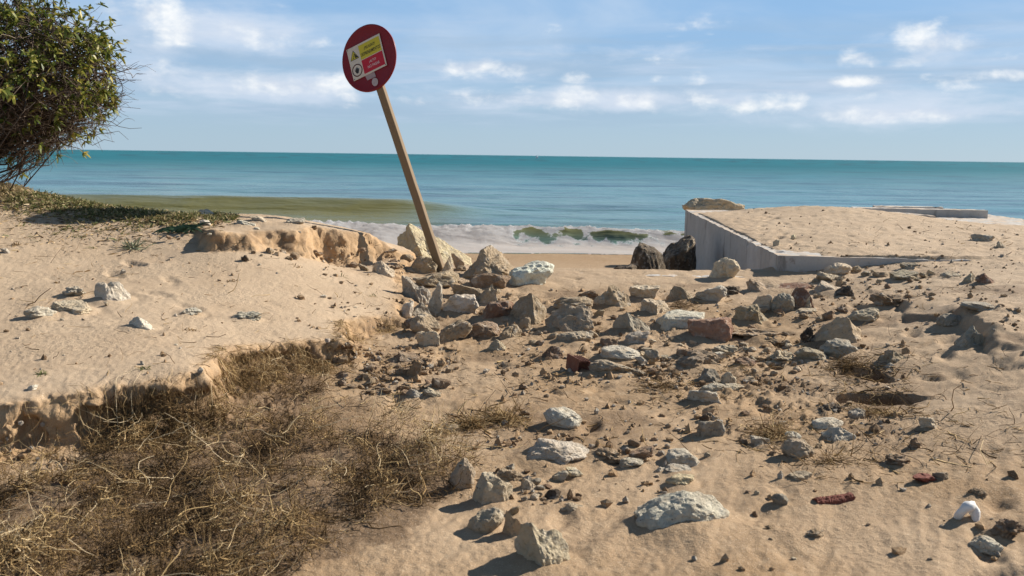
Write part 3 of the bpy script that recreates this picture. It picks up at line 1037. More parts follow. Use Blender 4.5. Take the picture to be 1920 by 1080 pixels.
# ================================================================ the leaning sign
def build_sign():
    foot = Vector(hit(824, 512)[0])
    c = Vector(at_y(691, 109, foot.y + .72))
    U = (c - foot).normalized()                          # along the post, leaning back and to one side
    h = Vector((61.5, -31.0, 31.7)).normalized()
    h = (h - U * h.dot(U)).normalized()
    n = h.cross(U).normalized()                          # faces the viewer
    M = Matrix((h, U, n)).transposed()                   # local x across, y up the post, z towards the viewer
    dist = (c - Vector((0, 0, CAMZ))).length
    R = 60.5 / F * dist
    M_RED = mat_flat('sign_red', (0.19, 0.005, 0.008), .4, .3, .3, 14, dirt=(.12, .02, .02))
    M_POST = mat_flat('post_tan', (0.23, 0.155, 0.085), .75, .2, .5, 9)
    M_WHITE = mat_flat('panel_white', (0.62, 0.55, 0.45), .5, .3, .3, 18)
    M_YEL = mat_flat('panel_yellow', (0.55, 0.46, 0.03), .5, .3, .25, 18)
    M_RED2 = mat_flat('panel_red', (0.46, 0.012, 0.03), .5, .3, .2, 18)
    M_BLK = mat_flat('print_black', (0.02, 0.018, 0.018), .5, .3, .1, 18)
    M_PINK = mat_flat('print_white', (0.66, 0.50, 0.48), .5, .3, .1, 18)
    M_GREY = mat_flat('sticker_grey', (0.36, 0.27, 0.27), .5, .3, .8, 60)
    root = bpy.data.objects.new('warning_sign', None)
    COL.objects.link(root)
    root.matrix_world = Matrix.Translation(foot) @ M.to_4x4()
    tag(root, 'round red warning sign on a leaning tan metal post among the boulders', 'sign')
    y0 = (c - foot).length                                       # disc centre in local y
    # post: hollow rectangular section with rounded edges
    w, d = 15.2 / F * dist / 2, .030
    prof = []
    for sx, sz, a0 in ((1, 1, 0), (-1, 1, 90), (-1, -1, 180), (1, -1, 270)):
        for q in (0, 45, 90):
            t = math.radians(a0 + q)
            prof.append((sx * (w - .008) + .008 * math.cos(t), sz * (d - .008) + .008 * math.sin(t) + d + .014))
    yy = np.linspace(-.35, y0 + R * .72, 24)
    V = np.array([(x, y, -z) for y in yy for x, z in prof])
    m = len(prof)
    V[:, 0] += .0025 * fbm(V[:, 1] * 3, 0 * V[:, 1], 2, 2)
    i = np.arange(len(yy) - 1)[:, None] * m
    j = np.arange(m)[None]
    Fq = np.stack([i + j, i + (j + 1) % m, i + m + (j + 1) % m, i + m + j], -1).reshape(-1, 4)
    cap = np.arange((len(yy) - 1) * m, len(yy) * m)[None]
    obj('post', mesh_np('post', V, [Fq, cap], M_POST), root)
    # disc: shallow pressed plate with a rolled edge
    ring = [(0, 0.0), (R * .5, 0), (R * .93, 0), (R * .955, -.004), (R * .985, -.004), (R, .002), (R, .014), (R * .97, .016), (R * .96, .010), (0, .009)]
    ns = 96
    V, Fq = [], []
    for r, z in ring:
        for s in range(ns):
            t = 2 * math.pi * s / ns
            V.append((r * math.cos(t), r * math.sin(t), -z))
    V = np.array(V)
    V[:, 2] += .004 * perlin(V[:, 0] * 6, V[:, 1] * 6, 3) * (np.hypot(V[:, 0], V[:, 1]) / R) ** 2
    for q in range(len(ring) - 1):
        for s in range(ns):
            Fq.append((q * ns + s, q * ns + (s + 1) % ns, (q + 1) * ns + (s + 1) % ns, (q + 1) * ns + s))
    disc = obj('sign_plate', mesh_np('sign_plate', V, np.array(Fq), M_RED, True), root, (0, y0, 0))

    # rear clamp
    obj('clamp', box_mesh('clamp', -w - .012, w + .012, -.02, .02, -2 * d - .026, -.012, M_GREY, .003), root, (0, y0 - R * .45, 0))

    # notice panel: corners read off the disc
    def on_plate(px, py):
        dr = Vector(ray(px, py))
        o = Vector((0, 0, CAMZ))
        t = (c - o).dot(n) / dr.dot(n)
        q = o + dr * t - c
        return Vector((q.dot(h), q.dot(U)))
    TL, TR, BL = on_plate(600 + 303 / 6, 20 + 447 / 6), on_plate(600 + 672 / 6, 20 + 256 / 6), on_plate(600 + 410 / 6, 20 + 785 / 6)
    pw, ph = (TR - TL).length, (BL - TL).length
    ex = (TR - TL).normalized()
    ang = math.atan2(ex.y, ex.x)
    panel = obj('notice_panel', box_mesh('notice_panel', 0, pw, -ph, 0, 0, .004, M_WHITE, .0012), root, (TL.x, y0 + TL.y, .0065))
    panel.rotation_euler = (0, 0, ang)
    zf = .0048

    def flat(name, pts, mat, z=zf, thick=-.0006):
        pts = [Vector(p) for p in pts]
        n_ = len(pts)
        V = [(p.x * pw, -p.y * ph, z) for p in pts] + [(p.x * pw, -p.y * ph, z + thick) for p in pts]
        fs = [np.array([list(range(n_))]), np.array([list(range(2 * n_ - 1, n_ - 1, -1))]), np.array([(i_, i_ + n_, (i_ + 1) % n_ + n_, (i_ + 1) % n_) for i_ in range(n_)])]
        return obj(name, mesh_np(name, np.array(V), fs, mat), panel)
    asp = pw / ph
    flat('yellow_field', [(.345, .06), (.965, .06), (.965, .50), (.345, .50)], M_YEL)
    flat('red_field', [(.345, .52), (.965, .52), (.965, .945), (.345, .945)], M_RED2)
    # outlined triangle and ring are built as strips
    def strip(name, outer, inner, mat, z=zf):
        n_ = len(outer)
        V = [(p[0] * pw, -p[1] * ph, z) for p in outer] + [(p[0] * pw, -p[1] * ph, z) for p in inner]
        fs = np.array([(i_, (i_ + 1) % n_, (i_ + 1) % n_ + n_, i_ + n_) for i_ in range(n_)])
        return obj(name, mesh_np(name, np.array(V), fs, mat), panel)

    def tri(s):
        cx, cy = .175, .30
        return [(cx + s * .150 * math.sin(t), cy - s * .150 * asp * math.cos(t)) for t in (0, 2 * math.pi / 3, 4 * math.pi / 3)]
    flat('hazard_triangle', tri(.86), M_YEL, zf - .0001+.0003)
    strip('triangle_border', tri(1.0), tri(.84), M_BLK, zf + .0006)
    flat('cliff_pictogram', [(.185, .205), (.225, .27), (.275, .355), (.285, .365), (.19, .365), (.20, .33), (.18, .30), (.195, .27), (.175, .245)], M_BLK, zf + .0006)
    for q, (x, y, r) in enumerate(((.155, .30, .012), (.145, .34, .014), (.165, .265, .010), (.12, .355, .012))):
        flat('falling_rock', [(x + r * math.cos(t), y + r * asp * math.sin(t)) for t in np.linspace(0, 2 * math.pi, 7)[:-1]], M_BLK, zf + .0006)
    circ = lambda r: [(.172 + r * math.cos(t), .735 + r * asp * math.sin(t)) for t in np.linspace(0, 2 * math.pi, 41)[:-1]]
    strip('prohibition_ring', circ(.150), circ(.125), mat_flat('ring_dark', (.07, .015, .015), .5, .3, .1, 18), zf + .0006)
    hand = [(.125, .80), (.105, .745), (.098, .705), (.112, .700), (.128, .735), (.128, .665), (.143, .660), (.150, .715), (.156, .640), (.172, .640), (.174, .712), (.188, .655),
            (.203, .660), (.199, .725), (.216, .690), (.229, .700), (.214, .765), (.20, .805), (.185, .83), (.145, .83)]
    flat('raised_hand', hand, M_BLK, zf + .0006)

    def lettering(txt, cx, cy, width, height, mat, shear=.22):
        cu = bpy.data.curves.new('lettering', 'FONT')
        cu.body = txt
        cu.align_x = 'CENTER'
        cu.align_y = 'CENTER'
        cu.shear = shear
        cu.size = 1
        cu.offset = .012
        cu.resolution_u = 3
        t = bpy.data.objects.new('lettering_curve', cu)
        COL.objects.link(t)
        dg = bpy.context.evaluated_depsgraph_get()
        me = bpy.data.meshes.new_from_object(t.evaluated_get(dg))
        bpy.data.objects.remove(t)
        n_ = len(me.vertices)
        co = np.empty(n_ * 3, np.float32)
        me.vertices.foreach_get('co', co)
        co = co.reshape(-1, 3)
        lo, hi = co.min(0), co.max(0)
        s = min(width * pw / (hi[0] - lo[0]), height * ph / (hi[1] - lo[1]))
        co[:, :2] = (co[:, :2] - (lo + hi)[:2] / 2) * np.array([width * pw / (hi[0] - lo[0]), height * ph / (hi[1] - lo[1])])
        co[:, 0] += cx * pw
        co[:, 1] -= cy * ph
        co[:, 2] = zf + .0012
        me.vertices.foreach_set('co', co.ravel())
        me.materials.clear()
        me.materials.append(mat)
        me.update()
        obj('lettering', me, panel)
    lettering('¡PELIGRO!', .655, .215, .33, .105, M_BLK)
    lettering('DESPRENDIMIENTOS', .655, .365, .58, .10, M_BLK, .15)
    lettering('¡ALTO!', .655, .665, .21, .095, M_PINK)
    lettering('NO PASAR', .655, .80, .35, .085, M_PINK, .05)
    for x, y in ((.03, .04), (.97, .97), (.03, .96)):
        flat('screw', [(x + .012 * math.cos(t), y + .012 * asp * math.sin(t)) for t in np.linspace(0, 2 * math.pi, 9)[:-1]], M_BLK, zf + .0008)
    # two worn stickers under the panel
    q0 = [on_plate(600 + x / 6, 20 + y / 6) for x, y in ((512, 735), (612, 685), (634, 742), (538, 786))]
    V = [(p.x, p.y, z) for z in (.0068, .0058) for p in q0]
    fs = np.array([(0, 1, 2, 3), (7, 6, 5, 4), (0, 4, 5, 1), (1, 5, 6, 2), (2, 6, 7, 3), (3, 7, 4, 0)])
    obj('sticker', mesh_np('sticker', np.array(V), fs, M_GREY), root, (0, y0, 0))
    q0 = on_plate(600 + 622 / 6, 20 + 803 / 6)
    r = 41 / 6 / F * dist
    pts = [(q0.x + r * math.cos(t), q0.y + 1.1 * r * math.sin(t)) for t in np.linspace(0, 2 * math.pi, 25)[:-1]]
    V = np.array([(x, y, z) for z in (.0068, .0058) for x, y in pts])
    fs = [np.arange(24)[None], np.arange(47, 23, -1)[None], np.array([(i_, i_ + 24, (i_ + 1) % 24 + 24, (i_ + 1) % 24) for i_ in range(24)])]
    obj('round_sticker', mesh_np('round_sticker', V, fs, mat_flat('sticker_pale', (.45, .38, .38), .5, .3, .9, 70)), root, (0, y0, 0))


build_sign()

# ================================================================ stones
def ico(sub):
    import bmesh
    bm = bmesh.new()
    bmesh.ops.create_icosphere(bm, subdivisions=sub, radius=1)
    bm.verts.ensure_lookup_table()
    V = np.array([v.co[:] for v in bm.verts])
    Fc = np.array([[v.index for v in f.verts] for f in bm.faces])
    bm.free()
    return V, Fc


ICO = {s: ico(s) for s in (1, 2, 3, 4, 5)}
EDGE, DEG = {}, {}
for s_ in ICO:
    f_ = ICO[s_][1]
    e_ = np.sort(np.concatenate([f_[:, [0, 1]], f_[:, [1, 2]], f_[:, [2, 0]]]), 1)
    EDGE[s_] = np.unique(e_, axis=0)
    DEG[s_] = np.bincount(EDGE[s_].ravel(), minlength=len(ICO[s_][0])).astype(float)


def rock_shape(seed, sub, style, planes=None, rough=1.0):
    """unit rock; style b blocky, r rounded, p pyramid, f flat slab, w leaning wedge, c crumbly clod"""
    rg = np.random.default_rng(seed)
    V = ICO[sub][0].copy()
    cuts = []
    if planes:
        cuts = [np.array(p, float) for p in planes]
        extra = 4
    else:
        extra = {'b': 7, 'r': 7, 'p': 4, 'f': 6, 'w': 5, 'c': 8}[style]
        if style == 'b':
            for i in range(6):
                n = np.eye(3)[i % 3] * (1 if i < 3 else -1) + .33 * rg.normal(size=3)
                cuts.append((*n, rg.uniform(.42, .68)))
        elif style == 'p':
            a0 = rg.uniform(0, 6.28)
            for i in range(4):
                t = a0 + i * math.pi / 2 + rg.uniform(-.45, .45)
                cuts.append((math.cos(t), math.sin(t), rg.uniform(.35, .9), rg.uniform(.42, .66)))
            cuts += [(0, 0, -1, .4), (.3 * rg.normal(), .3 * rg.normal(), 1, .72)]
        elif style == 'f':
            cuts += [(.3 * rg.normal(), .3 * rg.normal(), 1, rg.uniform(.3, .5)), (.2 * rg.normal(), .2 * rg.normal(), -1, .5)]
            for i in range(4):
                t = i * math.pi / 2 + rg.uniform(-.6, .6)
                cuts.append((math.cos(t), math.sin(t), rg.uniform(-.2, .5), rg.uniform(.55, .8)))
        elif style == 'w':
            s_ = 1 if rg.random() < .5 else -1
            cuts += [(.8 * s_, .3 * rg.normal(), .8, .30), (-.9 * s_, .3 * rg.normal(), .35, .5), (0, -1, .35, .45), (.2, 1, .3, .5), (0, 0, -1, .5)]
    for i in range(extra):
        n = rg.normal(size=3)
        n /= np.linalg.norm(n)
        cuts.append((*n, {'b': .62, 'r': .60, 'p': .62, 'f': .62, 'w': .6, 'c': .62}[style] + rg.uniform(0, .28)))
    for k in range(2):
        for cx, cy, cz, dd in cuts:
            n = np.array([cx, cy, cz], float)
            n /= np.linalg.norm(n)
            ex = np.clip(V @ n - dd, 0, None)
            V = V - n * ex[:, None] * (.90 if style != 'r' else .74)
    if sub > 2:
        E = EDGE[sub]
        for _ in range({3: 1, 4: 3, 5: 8}[sub]):                   # worn, rounded edges
            A = np.zeros_like(V)
            np.add.at(A, E[:, 0], V[E[:, 1]])
            np.add.at(A, E[:, 1], V[E[:, 0]])
            V = .45 * V + .55 * A / DEG[sub][:, None]
    V = V + np.stack([.22 * rg.normal() * V[:, 2], .2 * rg.normal() * V[:, 0], .15 * rg.normal() * V[:, 0]], -1)
    o = rg.random(3) * 50
    a = {'b': .05, 'r': .05, 'p': .045, 'f': .05, 'w': .045, 'c': .12}[style] * rg.uniform(1.5, 2.4) * rough
    nn = V / (np.linalg.norm(V, axis=1)[:, None] + 1e-6)
    q = V * 1.9 + o
    f = fbm(q[:, 0], q[:, 1], q[:, 2], 2) * 1.8
    q = V * 3.6 + o
    f = f - 1.1 * np.clip(ridged(q[:, 0], q[:, 1], q[:, 2], 2) - .9, 0, 1)      # cracks and grooves
    q = V * 8 + o
    f = f + .45 * fbm(q[:, 0], q[:, 1], q[:, 2], 3) - 1.1 * np.clip(fbm(q[:, 0] * .8, q[:, 1] * .8, q[:, 2] * .8, 2) - .22, 0, 1)
    return V + nn * (a * f)[:, None]


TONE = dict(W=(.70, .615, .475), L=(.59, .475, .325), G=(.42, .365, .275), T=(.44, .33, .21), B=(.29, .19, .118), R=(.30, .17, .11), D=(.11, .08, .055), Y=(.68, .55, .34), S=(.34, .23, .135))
OCC = []
PROJ_TOP = []


def stone(px0, py0, px1, py1, tone, style, label, name='stone', cat='stone', group='stones strewn over the sand', at=None, sub=None, seed=None, depth=None, sink=.27, zbase=None, planes=None, rough=1.0):
    """a stone whose outline fills the given picture box, resting on the ground there"""
    seed = seed if seed is not None else int(px0 * 7 + py0 * 13 + px1)
    wpx, hpx = px1 - px0, py1 - py0
    big = max(wpx, hpx)
    sub = sub or (5 if big > 105 else 4 if big > 34 else 3 if big > 16 else 2)
    V = rock_shape(seed, sub, style, planes, rough)
    rg = np.random.default_rng(seed + 1)
    yaw = rg.uniform(-.5, .5) if not planes else 0
    Rz = np.array([[math.cos(yaw), -math.sin(yaw), 0], [math.sin(yaw), math.cos(yaw), 0], [0, 0, 1]])
    V = V @ Rz.T
    V = (V - (V.max(0) + V.min(0)) / 2) / ((V.max(0) - V.min(0)) / 2)
    xc = (px0 + px1) / 2
    if at is None:
        P = hit(xc, py1)[0]
    else:
        P = np.array(at_y(xc, py1, at))
    dist = P[1]
    sx = wpx / F * dist / 2
    sy = (depth if depth else min(.85 * sx, 1.5 * hpx / F * dist))
    sz = hpx / F * dist / 2
    c = np.array([P[0], P[1] + sy * .6, 0.])
    zb = P[2]
    for it in range(7):
        g = (ground(c[0], c[1]) if at is None else zb) if zbase is None else zbase
        c[2] = g + sz * (1 - 2 * sink)
        Q = V * np.array([sx, sy, sz]) + c
        vis = Q[:, 2] > (ground(Q[:, 0], Q[:, 1]) - .004 if at is None else zb)
        if vis.sum() < 8:
            vis[:] = True
        a, b = proj(Q[vis])
        sx *= np.clip(wpx / max(a.max() - a.min(), .5), .6, 1.6)
        hh = b.max() - b.min()
        kz = np.clip(hpx / max(hh, .5), .6, 1.5)
        sz = max(sz * kz, .16 * sx)
        if sz <= .161 * sx or kz < .9:
            sy *= np.clip(kz, .85, 1.0)
        c[0] += (xc - (a.max() + a.min()) / 2) / F * dist
        if at is None:
            dv = py1 - b.max()
            # move the foot in depth along the ground
            drop = max(CAMZ - g, .3)
            c[1] -= np.clip(dv * dist * dist / (F * drop), -.15, .15) * .8
        else:
            zb += (b.max() - py1) / F * dist
    Vl = V * np.array([sx, sy, sz])
    me = mesh_np(name, Vl, ICO[sub][1], M_ROCK, False)
    o = obj(name, me, loc=c)
    j = rg.normal(size=3) * .006 + rg.normal() * .07
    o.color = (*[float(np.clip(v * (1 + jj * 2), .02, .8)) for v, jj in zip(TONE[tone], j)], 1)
    tag(o, label, cat, group)
    OCC.append((c[0], c[1], max(sx, sy)))
    return o

# boulders of the sign heap
BG = 'boulders heaped round the sign'
st = stone
st(742, 419, 884, 500, 'Y', 'p', 'large pale yellow boulder directly behind the leaning sign post', 'boulder', 'boulder', BG, at=10.9, depth=.42, rough=.7, planes=[(-.85, -.5, .25, .52), (.5, -.42, .80, .22), (.2, .8, .6, .45), (0, 0, -1, .5)])
st(864, 459, 972, 530, 'T', 'b', 'big brown pitted boulder beside the sign post with a pale sunlit flank', 'boulder', 'boulder', BG, planes=[(.75, -.25, .66, .46), (-.3, -.9, .5, .52), (-.75, .1, .6, .58), (0, 0, -1, .5)])
st(954, 488, 1040, 538, 'W', 'b', 'pale blocky boulder at the end of the heap, on bare sand before the wet beach', 'boulder', 'boulder', BG)
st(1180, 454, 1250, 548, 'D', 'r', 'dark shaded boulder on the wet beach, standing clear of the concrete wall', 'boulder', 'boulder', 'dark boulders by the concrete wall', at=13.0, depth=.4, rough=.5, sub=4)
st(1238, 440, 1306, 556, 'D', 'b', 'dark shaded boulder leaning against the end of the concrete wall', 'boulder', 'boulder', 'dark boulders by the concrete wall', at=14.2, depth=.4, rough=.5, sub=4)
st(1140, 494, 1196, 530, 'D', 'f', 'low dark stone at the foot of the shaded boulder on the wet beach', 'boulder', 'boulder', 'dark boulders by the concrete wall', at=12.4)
st(1278, 371, 1397, 412, 'Y', 'b', 'yellowish boulder lying behind the far end of the concrete wall', 'boulder', 'boulder', None, at=19.6, depth=.5)
PLANES = {
    (1188, 919): [(-.25, -.9, .5, .60), (.55, -.3, .8, .66), (-.6, -.2, .8, .66), (0, 0, -1, .4)],
    (964, 979): [(-.85, -.5, .15, .42), (.35, -.45, .8, .42), (.75, -.55, .3, .55), (-.2, .6, .8, .5), (0, 0, -1, .5)],
    (884, 884): [(.2, -.9, .35, .5), (.1, -.1, 1, .5), (-.9, -.3, .1, .55), (.9, -.2, .3, .55), (0, 0, -1, .5)],
    (978, 821): [(-.2, -.8, .6, .45), (.6, -.3, .75, .48), (-.7, -.1, .7, .5), (0, .4, .9, .55), (0, 0, -1, .4)],
    (1148, 585): [(-.75, -.45, .5, .42), (.55, -.65, .55, .42), (.3, .7, .6, .4), (0, 0, -1, .4)],
    (954, 549): [(-.55, -.65, .6, .44), (.8, -.35, .45, .46), (.2, .8, .6, .42), (0, 0, -1, .4)],
    (1522, 592): [(-.5, -.75, .5, .52), (.75, -.3, .65, .50), (.2, 0, 1, .62), (0, .7, .7, .5), (-.8, .1, .5, .55), (0, 0, -1, .4)],
    (1228, 580): [(0, -.95, .35, .52), (0, -.1, 1, .55), (.9, -.3, .2, .75), (-.95, -.1, .1, .75), (0, 0, -1, .5)],
    (1288, 594): [(-.3, -.95, .25, .4), (-.35, .1, 1, .4), (.85, -.3, .3, .6), (-.9, -.1, -.2, .65), (0, 0, -1, .5)],
    (176, 528): [(-.55, -.7, .4, .45), (.5, -.5, .75, .36), (-.3, 0, .95, .5), (0, .7, .6, .5), (0, 0, -1, .4)],
    (1021, 570): [(.3, -.75, .65, .45), (-.6, -.4, .7, .5), (.8, -.2, .4, .6), (0, .3, .95, .55), (0, 0, -1, .4)],
    (753, 517): [(-.5, -.85, .15, .42), (.65, -.7, .25, .45), (.1, -.2, 1, .5), (0, .9, .3, .5), (0, 0, -1, .5)],
    (797, 528): [(.1, -1, .1, .28), (.9, -.1, .3, .5), (-.9, 0, .35, .5), (0, 1, 0, .3), (0, 0, -1, .6)],
    (1399, 522): [(.15, -.55, .85, .28), (-.9, -.4, .1, .6), (.8, -.5, .2, .7), (0, .9, .3, .6), (0, 0, -1, .4)],
    (1200, 559): [(-.75, -.65, .1, .45), (.6, -.8, .1, .48), (0, -.15, 1, .5), (0, .9, .1, .5), (0, 0, -1, .5)],
    (1374, 570): [(-.45, -.85, .3, .42), (.85, -.4, .5, .42), (0, 0, 1, .55), (0, .9, .2, .5), (0, 0, -1, .5)],
}
